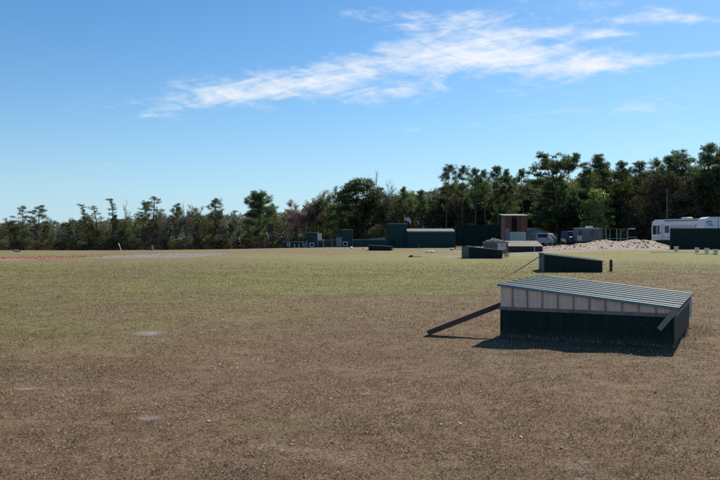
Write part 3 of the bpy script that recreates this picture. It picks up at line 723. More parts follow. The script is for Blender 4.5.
# white suv
def suv(label, loc, rz, group=None):
    r = thing('parked_car', label, 'car', loc, rz, group)
    prof = [(-2.2, .42), (2.2, .42), (2.22, .85), (2.05, 1.02), (1.15, 1.10), (.55, 1.68), (-1.95, 1.72), (-2.2, 1.1)]
    m = MB()
    def sect(y, ins):
        return [(x * (1 - .02 * ins), y, .42 + (z - .42) * (1 - .02 * ins)) for x, z in prof]
    rings = [sect(-.93, 1), sect(-.80, 0), sect(.80, 0), sect(.93, 1)]
    rings = [[(x, y if z < 1.12 else y * .86, z) for x, y, z in s_] for s_ in rings]
    n = len(prof); vs = [v for s_ in rings for v in s_]; fs = [tuple(range(n)), tuple(range(3 * n, 4 * n))[::-1]]
    for i in range(3):
        for k in range(n):
            k2 = (k + 1) % n; fs.append((i * n + k, (i + 1) * n + k, (i + 1) * n + k2, i * n + k2))
    m.add(vs, fs); part('body', m, mat('shaded_white_paint', (.36, .37, .39), .5, .12, 3), r, bevel=.03)  # white body greyed in its colour for the shade under the trees
    for sy in (-1, 1):
        m = MB(); y = sy * .815
        m.hexa([(-1.75, y * 1.03, 1.14), (.80, y * 1.03, 1.14), (.45, y * .99, 1.58), (-1.70, y * .99, 1.60)], [(-1.75, y * 1.03 + sy * .01, 1.14), (.80, y * 1.03 + sy * .01, 1.14), (.45, y * .99 + sy * .01, 1.58), (-1.70, y * .99 + sy * .01, 1.60)])
        part('side_window', m, M_GLASS, r)
    m = MB(); m.hexa([(1.12, -.70, 1.14), (1.12, .70, 1.14), (.62, .62, 1.63), (.62, -.62, 1.63)], [(1.14, -.70, 1.15), (1.14, .70, 1.15), (.64, .62, 1.64), (.64, -.62, 1.64)]); part('windscreen', m, M_GLASS, r)
    m = MB(); m.hexa([(-2.19, -.66, 1.15), (-2.19, .66, 1.15), (-2.02, .62, 1.60), (-2.02, -.62, 1.60)], [(-2.21, -.66, 1.15), (-2.21, .66, 1.15), (-2.04, .62, 1.60), (-2.04, -.62, 1.60)]); part('rear_window', m, M_GLASS, r)
    for sx in (-1.35, 1.38):
        for sy in (-1, 1):
            wv = MB(); wv.tube([(sx, sy * .70, .35), (sx, sy * .94, .35)], [.35, .35], 18); wo = part('wheel', wv, M_RUBBER, r)
            wv = MB(); wv.tube([(sx, sy * .941, .35), (sx, sy * .955, .35)], [.2, .2], 14); part('rim', wv, M_STEEL, wo)
    for sy in (-1, 1):
        m = MB(); m.box(-2.225, -2.15, sy * .78 - .09, sy * .78 + .09, .80, 1.02); part('tail_light', m, M_REDP, r)
        m = MB(); m.box(2.16, 2.235, sy * .70 - .14, sy * .70 + .14, .72, .88); part('headlight', m, M_STEEL, r)
    return r
a = P(546.5, 104); suv('white sport utility car parked before the teal gabled house', a, R(62))
# flag leaning by the pine
a = P(560.5, 100)
r = thing('flag', 'faded red and white flag hanging low beside the spreading pine trunk', 'flag', a)
m = MB(); m.tube([(0, 0, 0), (0, 0, zat(236.5, 100) - a.z)], [.03, .025], 6); part('pole', m, M_POLE, r)
flag_parts(r, zat(237.2, 100) - a.z, .85, .45, .4)
# utility pole and slim pole
a = P(603.3, 100); m = MB(); m.tube([(0, 0, -.3), (0, 0, zat(193.5, 100) - a.z)], [.13, .10], 10)
r = thing('utility_pole', 'tall dark wooden utility pole before the light green tree', 'pole', a); part('shaft', m, M_POLE, r)
m = MB(); m.lathe([(.105, 0), (.11, .02), (.0, .08)], 10, (0, 0, zat(193.5, 100) - a.z)); part('cap', m, M_STEEL, r)
a = P(667, 104); m = MB(); m.tube([(0, 0, -.3), (0, 0, zat(189, 104) - a.z)], [.07, .05], 8)
r = thing('slim_pole', 'slim grey pole rising behind the white motorhome', 'pole', a); part('shaft', m, M_GREYW, r)
# grey trailer behind the heap
D = 101; a = P(577.5, D); s_ = D / F
r = thing('camper_trailer', 'grey camper trailer with white roof edge behind the rubble heap', 'trailer', a)
W = (604 - 577.5) * s_; H = zat(228.6, D) - a.z
m = MB(); m.prism([(0.1, .5), (W, .5), (W, H), (.25, H), (0, H - .35), (0, .8)], 'y', 0, 2.3); part('body', m, mat('shaded_grey_wall', (.17, .165, .19), .5, .1, 2), r, bevel=.05)  # body colour darkened to paint in shadow and tree shade
m = MB(); m.box(.1, W + .02, -.05, 2.35, H + .002, H + .10); m.box(W * .42, W * .62, .5, 1.4, H + .102, H + .34); part('roof', m, M_WHITE, r)
m = MB(); m.box(-.02, .55, -.02, -.002, .7, H - .9); part('white_panel', m, M_WHITEDULL, r)
for (x0, x1) in ((.12, .62), (1.7, 2.3)):
    m = MB(); m.box(x0, x1, -.035, -.022, H - .85, H - .2); part('window', m, M_GLASS, r)
for x in (1.6, 2.4):
    m = MB(); m.tube([(x, -.02, .34), (x, .2, .34)], [.34, .34], 16); part('wheel', m, M_RUBBER, r)
D = 103; a = P(572.8, D)
r = thing('parked_van', 'dark blue van nose showing at the end of the grey camper', 'van', a, R(90))
m = MB(); Hv = zat(231, D) - a.z
m.prism([(-.2, .4), (4.2, .4), (4.2, Hv), (1.0, Hv), (.35, 1.3), (-.2, 1.15)], 'y', -.5, .5)
part('body', m, mat('dark_blue_paint', (.04, .05, .09), .35, .1, 3), r, bevel=.06)
m = MB(); m.hexa([(.37, -.42, 1.36), (.37, .42, 1.36), (.95, .42, Hv - .08), (.95, -.42, Hv - .08)], [(.35, -.42, 1.38), (.35, .42, 1.38), (.93, .42, Hv - .06), (.93, -.42, Hv - .06)]); part('windscreen', m, M_GLASS, r)
for x in (.6, 3.3):
    for y in (-.52, .36):
        m = MB(); m.tube([(x, y, .33), (x, y + .16, .33)], [.33, .33], 14); part('wheel', m, M_RUBBER, r)
m = MB(); m.box(1.4, 2.2, -.512, -.502, Hv - .65, Hv - .2); part('side_window', m, M_GLASS, r)
# teal frame shelter
D = 97; a = P(606, D); s_ = D / F
r = thing('frame_shelter', 'open teal steel frame shelter with flat roof beside the utility pole', 'shelter', a)
W = (627.5 - 606) * s_; H = zat(228.2, D) - a.z
for x in (0, W * .5, W):
    for y in (0, 2.6):
        m = MB(); m.box(x - .05, x + .05, y - .05, y + .05, -.1, H - .1); part('post', m, M_TEALWALL, r)
m = MB(); m.box(-.1, W + .1, -.1, 2.7, H - .099, H); part('roof', m, M_TEAL, r)
m = MB(); m.box(.05, W - .05, -.03, .03, H - 1.35, H - 1.27); m.box(W - .06, W + 1.2, -.03, .03, H - 1.20, H - 1.12); part('rail', m, M_TEALWALL, r)
m = MB(); m.box(W + .11, W + .95, -.05, .05, H - .12, H - .02); part('end_bar', m, M_WHITE, r)

# ------------------------------------------------------------------ rubble heap
hx = np.linspace(0, 1, 150); hy = np.linspace(0, 1, 50)
U, Vv = np.meshgrid(hx, hy)
xa, xb = P(546, 81).x, P(672, 83).x
HX = xa + (xb - xa) * U; HYy = 77.5 + 11 * Vv
prof = np.interp(U, [0, .06, .2, .38, .5, .62, .75, .88, 1], [.05, .42, .55, .85, 1.15, 1.18, 1.15, .95, .1])
prof = .78 * prof * (.75 + .5 * fbm(HX * 1.0, HYy * .3, 1.6, 200))
ridge = np.exp(-((Vv - .55) / .27) ** 2)
HZ = gz(HX, HYy) - .06 + prof * ridge + (fbm(HX, HYy, .7, 210) - .5) * .42 * ridge
idx = np.arange(U.size).reshape(U.shape)
Fq = np.stack([idx[:-1, :-1], idx[:-1, 1:], idx[1:, 1:], idx[1:, :-1]], -1).reshape(-1, 4)
HM, t, b = newmat('sandy_rubble')
tc = t.new('ShaderNodeTexCoord').outputs['Object']
n1 = t.noise(tc, 2.6, 7, .75); n2 = t.noise(tc, 9, 5, .7)
c = t.mix(t.ramp(n1, .35, .62), (.38, .27, .19, 1), (.78, .61, .46, 1)); c = t.mix(t.math('MULTIPLY', t.ramp(n2, .5, .7), .4), c, (.20, .135, .115, 1))
t.l.new(c, b.inputs['Base Color']); b.inputs['Roughness'].default_value = .95
bp = t.new('ShaderNodeBump'); bp.inputs['Distance'].default_value = .2; t.l.new(n2, bp.inputs['Height']); t.l.new(bp.outputs[0], b.inputs['Normal'])
heap = thing('rubble_heap', 'long low heap of pinkish sand and rubble before the trailers', 'heap', (0, 0, 0))
link('sand', np_mesh('sand', np.stack([HX, HYy, HZ], -1).reshape(-1, 3), Fq, HM), heap)
m = MB(); m2 = MB(); qr = random.Random(8)
for i in range(260):
    jx, jy = qr.randrange(4, 146), qr.randrange(4, 34)
    tgt = m if qr.random() < .62 else m2
    rock(tgt, (HX[jy, jx], HYy[jy, jx], HZ[jy, jx] + .02), (.03 + .10 * qr.random() ** 2) * (1 if qr.random() < .95 else 2), 1000 + i)
o = link('pale_stones', m.mesh('pale_stones', M_RUB), heap); o['kind'] = 'stuff'
o = link('dark_stones', m2.mesh('dark_stones', mat('dark_rubble', (.30, .20, .165), .9, .35, 6, .2)), heap); o['kind'] = 'stuff'

# ------------------------------------------------------------------ motorhomes, fence, buckets
a0 = P(651.3, 93); a1 = P(704, 86)
r = thing('motorhome', 'white motorhome with dark front windows and long awning behind the green fence', 'motorhome', a0, math.atan2(a1.y - a0.y, a1.x - a0.x))
L = 9.0; Wd = 2.4; H = zat(219.8, 92) - a0.z; z0 = zat(240, 92) - a0.z
m = MB(); m.prism([(.0, z0), (L, z0), (L, H), (.55, H), (.10, H - .22), (0, H - .9)], 'y', 0, Wd); part('body', m, M_WHITE, r, bevel=.07)
m = MB(); m.box(.35, L - .3, .15, Wd - .15, z0 - .32, z0 - .002); part('chassis', m, M_DARK, r)
for x in (1.6, 6.5, 7.3):
    for y in (.02, Wd - .3):
        m = MB(); m.tube([(x, y, .42), (x, y + .26, .42)], [.42, .42], 18); part('wheel', m, M_RUBBER, r)
for (x0, x1, zt, zb) in ((.22, .85, 225.5, 234.5), (.95, 1.3, 225.5, 234.5), (2.1, 2.75, 226, 233), (6.6, 7.4, 224.5, 228.5)):
    m = MB(); m.box(x0, x1, -.012, -.002, zat(zb, 92) - a0.z, zat(zt, 92) - a0.z); part('window', m, M_GLASS, r)
m = MB(); m.hexa([(-.015, .25, H - 1.5), (-.015, Wd - .25, H - 1.5), (.03, Wd - .3, H - .75), (.03, .3, H - .75)], [(-.005, .25, H - 1.5), (-.005, Wd - .25, H - 1.5), (.05, Wd - .3, H - .75), (.05, .3, H - .75)]); part('windscreen', m, M_GLASS, r)
m = MB(); m.box(1.42, 2.0, -.016, -.003, z0 + .05, H - .55); dr = part('door', m, M_WHITEDULL, r)
m = MB(); m.box(1.49, 1.55, -.05, -.018, z0 + .75, z0 + .95); part('handle', m, M_DARK, dr)
m = MB(); m.box(0.05, L - .05, -.008, -.001, z0 + .28, z0 + .34); m.box(2.9, L - .2, -.010, -.001, H - .98, H - .88); m.box(2.9, L - .2, -.010, -.001, H - .76, H - .70); part('stripe', m, M_GREYW, r)
m = MB(); m.tube([(2.2, -.12, H - .12), (L - .1, -.12, H - .12)], [.08, .08], 10); m.box(2.2, L - .1, -.04, .0, H - .2, H - .05); part('awning', m, M_GREYW, r)
m = MB(); m.box(3.8, 4.7, .8, 1.7, H + .001, H + .24); part('roof_unit', m, M_WHITE, r, bevel=.05)
m = MB(); m.box(.7, L - .1, .05, Wd - .05, H + .001, H + .04); part('roof', m, M_WHITEDULL, r)
a0 = P(703.6, 80)
r = thing('motorhome', 'white camper with blue swirl emblem cut off at the edge of the picture', 'motorhome', a0, R(-6))
H = zat(217.0, 80) - a0.z; L = 7.5
m = MB(); m.prism([(.35, .5), (L, .5), (L, H), (.55, H), (.22, H - .15), (0, H - .9), (.0, 1.2)], 'y', 0, 2.4); part('body', m, M_WHITE, r, bevel=.06)
m = MB(); m.box(1.45, 1.49, -.01, -.002, .6, H - .12); part('seam', m, M_DARK, r)
m = MB()
def swoosh(cx, cz, rr, a_0, a_1, wd):
    n = 16
    for i in range(n):
        f0, f1 = i / n, (i + 1) / n
        q = lambda f, s: (cx + (rr + s * wd * math.sin(math.pi * f)) * math.cos(R(a_0 + (a_1 - a_0) * f)), cz + (rr * .8 + s * wd * math.sin(math.pi * f)) * math.sin(R(a_0 + (a_1 - a_0) * f)))
        m.prism([q(f0, 0), q(f0, 1), q(f1, 1), q(f1, 0)], 'y', -.012, -.003)
swoosh(.56, H - .78, .30, 10, 175, .16); swoosh(.62, H - .92, .20, 20, 190, .10)
m.prism([(.55, H - .92), (.72, H - .92), (.64, H - .72)], 'y', -.012, -.003); m.prism([(.76, H - .95), (.98, H - .95), (.84, H - .70)], 'y', -.012, -.003)
part('emblem', m, M_BLUE, r)
m = MB(); m.box(2.4, 3.4, -.012, -.002, H - 1.2, H - .5); part('window', m, M_GLASS, r)
m = MB(); m.box(.6, L - .1, .05, 2.35, H + .001, H + .05); part('roof', m, M_GREYW, r)
for x in (3.6, 4.5):
    m = MB(); m.tube([(x, .02, .36), (x, .25, .36)], [.36, .36], 16); part('wheel', m, M_RUBBER, r)
# green fence
D = 73; a = P(670.3, D); s_ = D / F; L = 8.0; H = zat(228.6, D) - a.z
r = thing('board_fence', 'solid dark green fence hiding the lower half of the motorhomes', 'fence', a, R(-4))
m = MB(); x = 0
while x < L: m.box(x + .004, min(x + 1.2, L) - .004, -.02, .02, -.03, H); x += 1.2
part('panel', m, M_GREEN, r)
for x in np.arange(0.05, L + .1, 1.2):
    m = MB(); m.box(x - .05, x + .05, .022, .12, -.2, H - .02); part('post', m, M_POLE, r)
m = MB(); m.box(.0, L, .022, .06, H - .22, H - .14); part('rail', m, M_POLE, r)
m = MB(); m.box(0, L, -.028, .028, H + .001, H + .035); part('cap', m, M_TEAL, r)
for (px, py, lab) in ((676.3, 251.0, 'white bucket alone near the end of the green fence'), (697, 252.3, 'white bucket, second from the end of the green fence, on a pale slab'),
                      (706.8, 253.0, 'white bucket standing between two other buckets beside the pale slab'), (715.6, 254.3, 'white bucket standing out farthest from the green fence')):
    a = hit(px, py)
    r = thing('bucket', lab, 'bucket', a, rnd.random() * 6, 'white buckets along the green fence')
    m = MB(); m.lathe([(.0, 0.004), (.145, .004), (.15, .02), (.175, .36), (.19, .36), (.19, .40), (.168, .40), (.14, .05), (0, .04)], 20); part('pail', m, M_WHITE, r, smooth=True)
    m = MB(); m.tube([(math.cos(t_) * .19, .02, .37 - .14 * math.sin(t_)) for t_ in np.linspace(0, math.pi, 12)], [.006] * 12, 5); part('handle', m, M_STEEL, r)
a = hit(690, 252.6); b_ = hit(712, 254.4)
for (px, py, lx, ly, lab) in ((672, 252.3, 3.4, .5, 'long pale concrete strip laid in grass before the green fence'), (704, 254.0, 1.3, .5, 'short pale concrete slab between the white buckets')):
    a = hit(px, py); m = MB(); m.box(-lx / 2, lx / 2, -ly / 2, ly / 2, -.05, .03)
    tag(link('concrete_slab', m.mesh('concrete_slab', M_CONC), None, (a.x, a.y, a.z + .02), R(-6)), lab, 'slab')

# small things in the grass
def heap_small(name, px, py, n, w_, h_, matl, lab, cat, seed):
    a = hit(px, py); m = MB(); q = random.Random(seed)
    for i in range(n):
        u = q.gauss(0, .38); rock(m, (u * w_ / 2, q.uniform(-.3, .3), .02 + h_ * max(0, 1 - abs(u)) * q.random() * .7), q.uniform(.08, .2) * h_ / .35, seed * 100 + i, .6)
    tag(link(name, m.mesh(name, matl), None, a), lab, cat)
heap_small('lime_pile', 431.5, 252.6, 26, 1.5, .26, M_WHITE, 'white heap of lime in the grass before the long teal shed', 'heap', 3)
heap_small('stone_pile', 452.0, 250.4, 7, .5, .34, M_WHITEDULL, 'pair of pale stones under the end of the tall dark screen', 'stones', 5)
a = hit(415, 257.2); r = thing('broken_board', 'pale broken board and dark scrap lying in the open grass', 'scrap', a, R(-8))
m = MB(); m.box(-.35, .55, -.12, .12, .04, .10); part('plank', m, mat('straw_plank', (.45, .40, .27), .8, .2, 5), r)
m = MB(); m.prism([(-.55, 0), (-.2, 0), (-.15, .18), (-.4, .15)], 'y', -.2, .15); part('scrap', m, M_WOOD, r)
a = hit(419, 248.9); m = MB(); m.box(-.04, .04, -.04, .04, -.1, .62)
tag(link('marker_stake', m.mesh('marker_stake', M_GREYW), None, hit(419, 248.9)), 'slim grey stake before the long teal shed', 'stake')
for (px, py, hh, lab) in ((351, 248.6, .22, 'small white block on the sandy track below the middle green tower'), (363.2, 248.8, .18, 'small white block on the sandy track beside the far trap house')):
    a = hit(px, py); m = MB(); rock(m, (0, 0, hh * .5), hh, int(px), .8); tag(link('white_block', m.mesh('white_block', M_WHITE), None, a), lab, 'block')
for (px, py, hh, lab) in ((325, 248.9, .5, 'short red stake before the low green wall near the smallest tower'), (331, 248.9, .45, 'short red stake midway along the low green wall'), (345, 249.2, .35, 'short red stake under the middle green tower')):
    a = hit(px, py); m = MB(); m.box(-.035, .035, -.035, .035, -.1, hh); tag(link('red_stake', m.mesh('red_stake', mat('red_stake', (.42, .09, .08), .6, .1, 4)), None, a), lab, 'stake', 'red stakes on the sandy track')
a = hit(120.5, 251.2); r = thing('leaning_sign', 'small pale leaning sign post at the foot of the far wood', 'sign', a)
m = MB(); m.bar((.10, 0, -.05), (-.18, 0, .85), .08, .05); part('post', m, M_WHITEDULL, r)
m = MB(); m.bar((-.08, -.05, .55), (-.22, -.05, .98), .26, .03); part('board', m, M_GREYW, r)
a = hit(16, 251.8); m = MB(); rock(m, (0, 0, .1), .32, 77, .5); rock(m, (.4, 0, .05), .22, 78, .5); tag(link('pale_stone', m.mesh('pale_stone', M_GREYW), None, a), 'pale stone lying at the edge of the far wood', 'stone')
a = hit(152, 250.8); m = MB(); m.box(-.1, .1, -.1, .1, -.1, .65); tag(link('short_post', m.mesh('short_post', M_GREYW), None, a), 'short grey post at the edge of the far wood', 'post')
# ------------------------------------------------------------------ trees
L_PINE = leafmat('pine_needles', (.056, .088, .032), (.155, .205, .086), .54)
L_PINE2 = leafmat('pine_needles_blue', (.060, .085, .036), (.165, .198, .086), .54)
L_OAK = leafmat('evergreen_leaves', (.056, .086, .028), (.160, .202, .076), .54)
L_OLIVE = leafmat('olive_leaves', (.125, .118, .045), (.250, .230, .100), .48)
L_GREY = leafmat('grey_twig_spray', (.185, .165, .13), (.33, .30, .24), .42)
L_LIGHT = leafmat('fresh_green_leaves', (.135, .185, .042), (.275, .345, .085), .52)
L_PINK = leafmat('pink_buds', (.280, .170, .150), (.520, .350, .330), .45)
L_BROWN = leafmat('brown_olive_leaves', (.060, .056, .027), (.132, .120, .060), .42)
def unit(v): return v / np.maximum(np.linalg.norm(v, axis=-1, keepdims=True), 1e-6)
def card_mesh(name, C, A, l, wd, matl):
    n = len(C); A = unit(A); q = unit(NR.normal(size=(n, 3))); B = unit(np.cross(A, q))
    l = (l * (.6 + .8 * NR.random(n)))[:, None] / 2; wd = (wd * (.6 + .8 * NR.random(n)))[:, None] / 2
    V = np.stack([C - A * l, C + B * wd, C + A * l, C - B * wd], 1).reshape(-1, 3)
    return np_mesh(name, V, np.arange(4 * n).reshape(-1, 4), matl)
def clump(c, r, n, flat=.6):
    d = unit(NR.normal(size=(n, 3))); rr = NR.random(n) ** .5
    p = d * rr[:, None] * np.array([r, r, r * flat]); return np.array(c) + p, d + np.array([0, 0, .35]) + NR.normal(0, .4, (n, 3))
def bend(p, d, L, n, wob, up, q):
    pts = [Vector(p)]; d = Vector(d).normalized()
    for i in range(n):
        d = (d + Vector((q.gauss(0, wob), q.gauss(0, wob), q.gauss(0, wob) + up))).normalized(); pts.append(pts[-1] + d * (L / n))
    return pts
def proto_pine(seed, H=14, cb=.5, rad=2.6, limbs=22, top_round=True, cl=1.0, leaf=L_PINE, dens=44, low=0, trunk_r=.2, lean=.028):
    q = random.Random(seed); m = MB(); C = []; A = []
    tp = bend((0, 0, -.2), (q.gauss(0, lean), q.gauss(0, lean), 1), H * .97, 9, .025, .02, q)
    m.tube(tp, [trunk_r * (1 - .8 * (i / 9) ** 1.1) for i in range(10)], 7)
    at_h = lambda f: tp[0].lerp(tp[-1], f) if f >= 1 else tp[int(f * 9)].lerp(tp[min(9, int(f * 9) + 1)], f * 9 - int(f * 9))
    for k in range(limbs + low):
        if k < limbs: f = cb + (1 - cb) * ((k + q.random()) / limbs) ** .9
        else: f = cb * (.45 + .55 * q.random())
        f = min(f, .985); s = (f - cb) / (1 - cb)
        prof = math.sin(math.pi * min(1, max(.08, .30 + .70 * s))) ** .6 if top_round else (1 - .85 * max(s, 0)) * (.6 + .4 * q.random())
        Lb = rad * max(.34, prof) * q.uniform(.55, 1.12) * (.6 if k >= limbs else 1)
        a = k * 2.4 + q.uniform(-.5, .5)
        pts = bend(at_h(f), (math.cos(a), math.sin(a), q.uniform(-.15, .45) + .35 * s), Lb, 5, .12, .07, q)
        r0 = trunk_r * .34 * (1 - .5 * max(s, 0)); m.tube(pts, [r0, r0 * .8, r0 * .62, r0 * .48, r0 * .34, r0 * .2], 4)
        ncl = 3 + int(Lb * 2.0)
        for j in range(ncl):
            g_ = 1 - .65 * (j / ncl) * q.uniform(.7, 1.2)
            c = pts[min(5, max(1, int(round(g_ * 5))))] + Vector((q.gauss(0, .28), q.gauss(0, .28), q.uniform(0, .3))) * (Lb / 2.2)
            r = cl * q.uniform(.34, .66); p, d = clump(c, r, int(dens * .85 * (r / .5) ** 2), q.uniform(.55, .95)); C.append(p); A.append(d)
    for j in range(3):
        p, d = clump(tp[-1] + Vector((q.gauss(0, .3), q.gauss(0, .3), q.uniform(-.6, .1))), cl * .6, dens, .7); C.append(p); A.append(d)
    return m.mesh('pine_trunk', M_BARKD), card_mesh('pine_crown', np.concatenate(C), np.concatenate(A), .34, .075, leaf), H
def proto_spread(seed, H=15, rad=5.2, leaf=L_PINE):
    """old flat-topped pine: bare forked limbs low in the crown, masses above and drooping sides"""
    q = random.Random(seed); m = MB(); C = []; A = []
    tp = bend((0, 0, -.2), (0, 0, 1), H * .70, 8, .02, .02, q); m.tube(tp, [.33 * (1 - .5 * i / 8) for i in range(9)], 8)
    for k in range(9):
        a = k * 2.4 + q.uniform(-.3, .3); up = q.uniform(.55, 1.3)
        pts = bend(tp[-1] + Vector((0, 0, -.5 + .5 * q.random())), (math.cos(a), math.sin(a), up), q.uniform(3.6, 5.0), 6, .13, .05, q)
        m.tube(pts, [.15, .125, .10, .085, .06, .045, .03], 5)
        for j in range(3):
            b_ = bend(pts[3 + j], (math.cos(a + q.uniform(-1.2, 1.2)), math.sin(a + q.uniform(-1.2, 1.2)), .5), 1.8, 4, .15, .05, q)
            m.tube(b_, [.06, .05, .035, .025, .015], 4); pts.append(b_[-1]); pts.append(b_[-2])
        for c in pts[5:]:
            for _ in range(2):
                c2 = c + Vector((q.gauss(0, .5), q.gauss(0, .5), q.uniform(-.1, .5))); p, d = clump(c2, q.uniform(.5, .9), 60, .5); C.append(p); A.append(d)
    for k in range(40):                                   # lower drooping limbs
        f = q.uniform(.34, .99); a = k * 2.4 + q.uniform(-.4, .4); i = min(7, int(f * 8))
        Lb = rad * q.uniform(.55, 1.0) * (1.05 - .25 * max(0, f - .6))
        pts = bend(tp[i], (math.cos(a), math.sin(a), q.uniform(-.1, .3)), Lb, 6, .10, -.02, q); m.tube(pts, [.09, .075, .06, .048, .036, .025, .015], 4)
        for c in pts[2:]:
            for _ in range(3):
                c2 = c + Vector((q.gauss(0, .55), q.gauss(0, .55), q.uniform(-.4, .35))); p, d = clump(c2, q.uniform(.42, .75), 48, .5); C.append(p); A.append(d)
    return m.mesh('pine_trunk', M_BARKD), card_mesh('pine_crown', np.concatenate(C), np.concatenate(A), .42, .10, leaf), H
def proto_broad(seed, H=10, rad=3.2, zb=.18, leaf=L_OAK, nclump=150, dens=46, cr=.75, card=(.30, .15), bark=M_BARK, shape=.5, multi=1):
    q = random.Random(seed); m = MB(); C = []; A = []
    bases = []
    for s in range(multi):
        a = s * 2.2; o = Vector((math.cos(a), math.sin(a), 0)) * (.35 * (multi > 1))
        tp = bend(o + Vector((0, 0, -.2)), (math.cos(a) * .12 * (multi > 1), math.sin(a) * .12 * (multi > 1), 1), H * .72, 7, .05, .02, q); r0 = .019 * H / math.sqrt(multi)
        m.tube(tp, [r0 * (1 - .75 * i / 7) for i in range(8)], 7); bases.append(tp)
    ends = []
    for k in range(24):
        tp = bases[k % multi]; i = q.randrange(2, 8); a = k * 2.4 + q.random()
        L = rad * q.uniform(.6, .95) * (1 - .3 * (i / 7 - .4))
        b_ = bend(tp[i], (math.cos(a), math.sin(a), q.uniform(.2, .9)), L, 5, .12, .06, q); r1 = .006 * H
        m.tube(b_, [r1, r1 * .8, r1 * .6, r1 * .45, r1 * .3, r1 * .15], 4); ends += b_[2:]
    for k in range(nclump):
        if q.random() < .35: c = ends[q.randrange(len(ends))] + Vector((q.gauss(0, .3), q.gauss(0, .3), q.gauss(0, .3)))
        else:
            s = q.random() ** .9; z = zb + (1 - zb) * s
            rr = rad * math.sin(math.pi * (.10 + .86 * s) ** (1.0 if shape == .5 else shape)) ** .65; a = q.random() * 6.283; u = q.random() ** .4
            c = Vector((math.cos(a) * rr * u, math.sin(a) * rr * u, z * H * .97))
        r = cr * q.uniform(.6, 1.25); p, d = clump(c, r, int(dens * q.uniform(.6, 1.3)), .75); C.append(p); A.append(d)
    C = np.concatenate(C); A = np.concatenate(A); k = C[:, 2] > .1
    return m.mesh('tree_trunk', bark), card_mesh('tree_crown', C[k], A[k] * .5 + NR.normal(size=A[k].shape), card[0], card[1], leaf), H
def proto_bare(seed, H=11, leaf=L_GREY, nleaf=1400, fork=.3, bark=M_BARK, spread=.5, card=(.30, .05)):
    q = random.Random(seed); m = MB(); tips = []
    def grow(p, d, L, r, lvl):
        pts = bend(p, d, L, 4 if lvl < 3 else 2, .10, .04, q); n = len(pts)
        m.tube(pts, [r * (1 - .55 * i / (n - 1)) for i in range(n)], 6 if lvl == 0 else (4 if lvl < 3 else 3), cap=False)
        if lvl >= 4: tips.extend(pts[1:]); return
        for k in range((5, 4, 4, 3)[lvl]):
            f = (fork if lvl == 0 else .25) + (1 - (fork if lvl == 0 else .25)) * (k + q.random()) / (5, 4, 4, 3)[lvl]; i = min(n - 1, max(1, int(round(f * (n - 1)))))
            a = q.random() * 6.283; v = Vector((math.cos(a), math.sin(a), 0)) * spread * q.uniform(.7, 1.4)
            grow(pts[i], (pts[i] - pts[i - 1]).normalized() + v + Vector((0, 0, .25)), L * q.uniform(.42, .62), max(.02, r * .45), lvl + 1)
    grow(Vector((0, 0, -.2)), Vector((q.gauss(0, .04), q.gauss(0, .04), 1)), H * .60, .013 * H, 0)
    T = np.array([tuple(t_) for t_ in tips]); top = T[:, 2].max(); j = NR.integers(0, len(T), nleaf)
    C = T[j] + NR.normal(0, .16, (nleaf, 3))
    return m.mesh('bare_trunk', bark), card_mesh('bare_crown', C, NR.normal(size=(nleaf, 3)) + np.array([0, 0, .6]), card[0], card[1], leaf), top
PR = {
    'pineA': proto_pine(1, 15, .48, 2.7, 30), 'pineB': proto_pine(2, 15, .38, 2.9, 36, cl=1.05), 'pineC': proto_pine(3, 15, .56, 2.5, 24, leaf=L_PINE2),
    'narrowA': proto_pine(4, 13, .45, 1.35, 18, False, .75, L_PINE2, 34), 'narrowB': proto_pine(5, 13, .55, 1.25, 13, True, .72, L_PINE2, 30),
    'sparseA': proto_pine(6, 14, .46, 2.6, 15, True, .85, L_PINE2, 40), 'sparseB': proto_pine(7, 13, .42, 2.5, 18, True, .95, L_PINE2, 44),
    'bigpine': proto_pine(8, 13, .40, 4.3, 48, True, 1.2, L_PINE, 56, low=10, trunk_r=.24), 'spread': proto_spread(9),
    'round': proto_broad(10, 14, 4.6, .10, L_OAK, 420, 60, .80, (.34, .17)), 'oakA': proto_broad(11, 9, 3.4, .06, L_OAK, 170, 50, .8),
    'oliveA': proto_broad(12, 9, 2.3, .15, L_OLIVE, 120, 30, .7, (.26, .11), multi=2), 'oliveB': proto_broad(13, 11, 2.4, .12, L_OLIVE, 130, 26, .75, (.26, .11)),
    'light': proto_broad(14, 8, 2.3, .05, L_LIGHT, 130, 36, .65, (.28, .14)), 'brown': proto_broad(15, 9.5, 4.8, .02, L_BROWN, 330, 60, .85, (.28, .11), multi=3),
    'cedar': proto_broad(16, 8, 2.1, .03, L_OAK, 130, 46, .6, (.26, .09), shape=.72), 'shrub': proto_broad(17, 4, 2.3, .0, L_BROWN, 90, 46, .65, (.25, .09), multi=3),
    'shrubG': proto_broad(18, 4, 2.2, .0, L_OLIVE, 90, 46, .65, (.25, .09), multi=3),
    'bareA': proto_bare(21, 11), 'bareB': proto_bare(22, 12, nleaf=900, fork=.4, spread=.4), 'bareC': proto_bare(23, 10, leaf=L_OLIVE, nleaf=2600, spread=.55, card=(.28, .10)),
    'pink': proto_bare(24, 10, leaf=L_PINK, nleaf=5200, bark=M_BARKPALE, spread=.45, card=(.26, .07)), 'bareP': proto_bare(25, 12, nleaf=500, fork=.35, bark=M_BARKPALE, spread=.45),
}
NAMES = {'p': 'pine_tree', 'n': 'pine_tree', 's': 'pine_tree', 'b': 'bare_tree'}
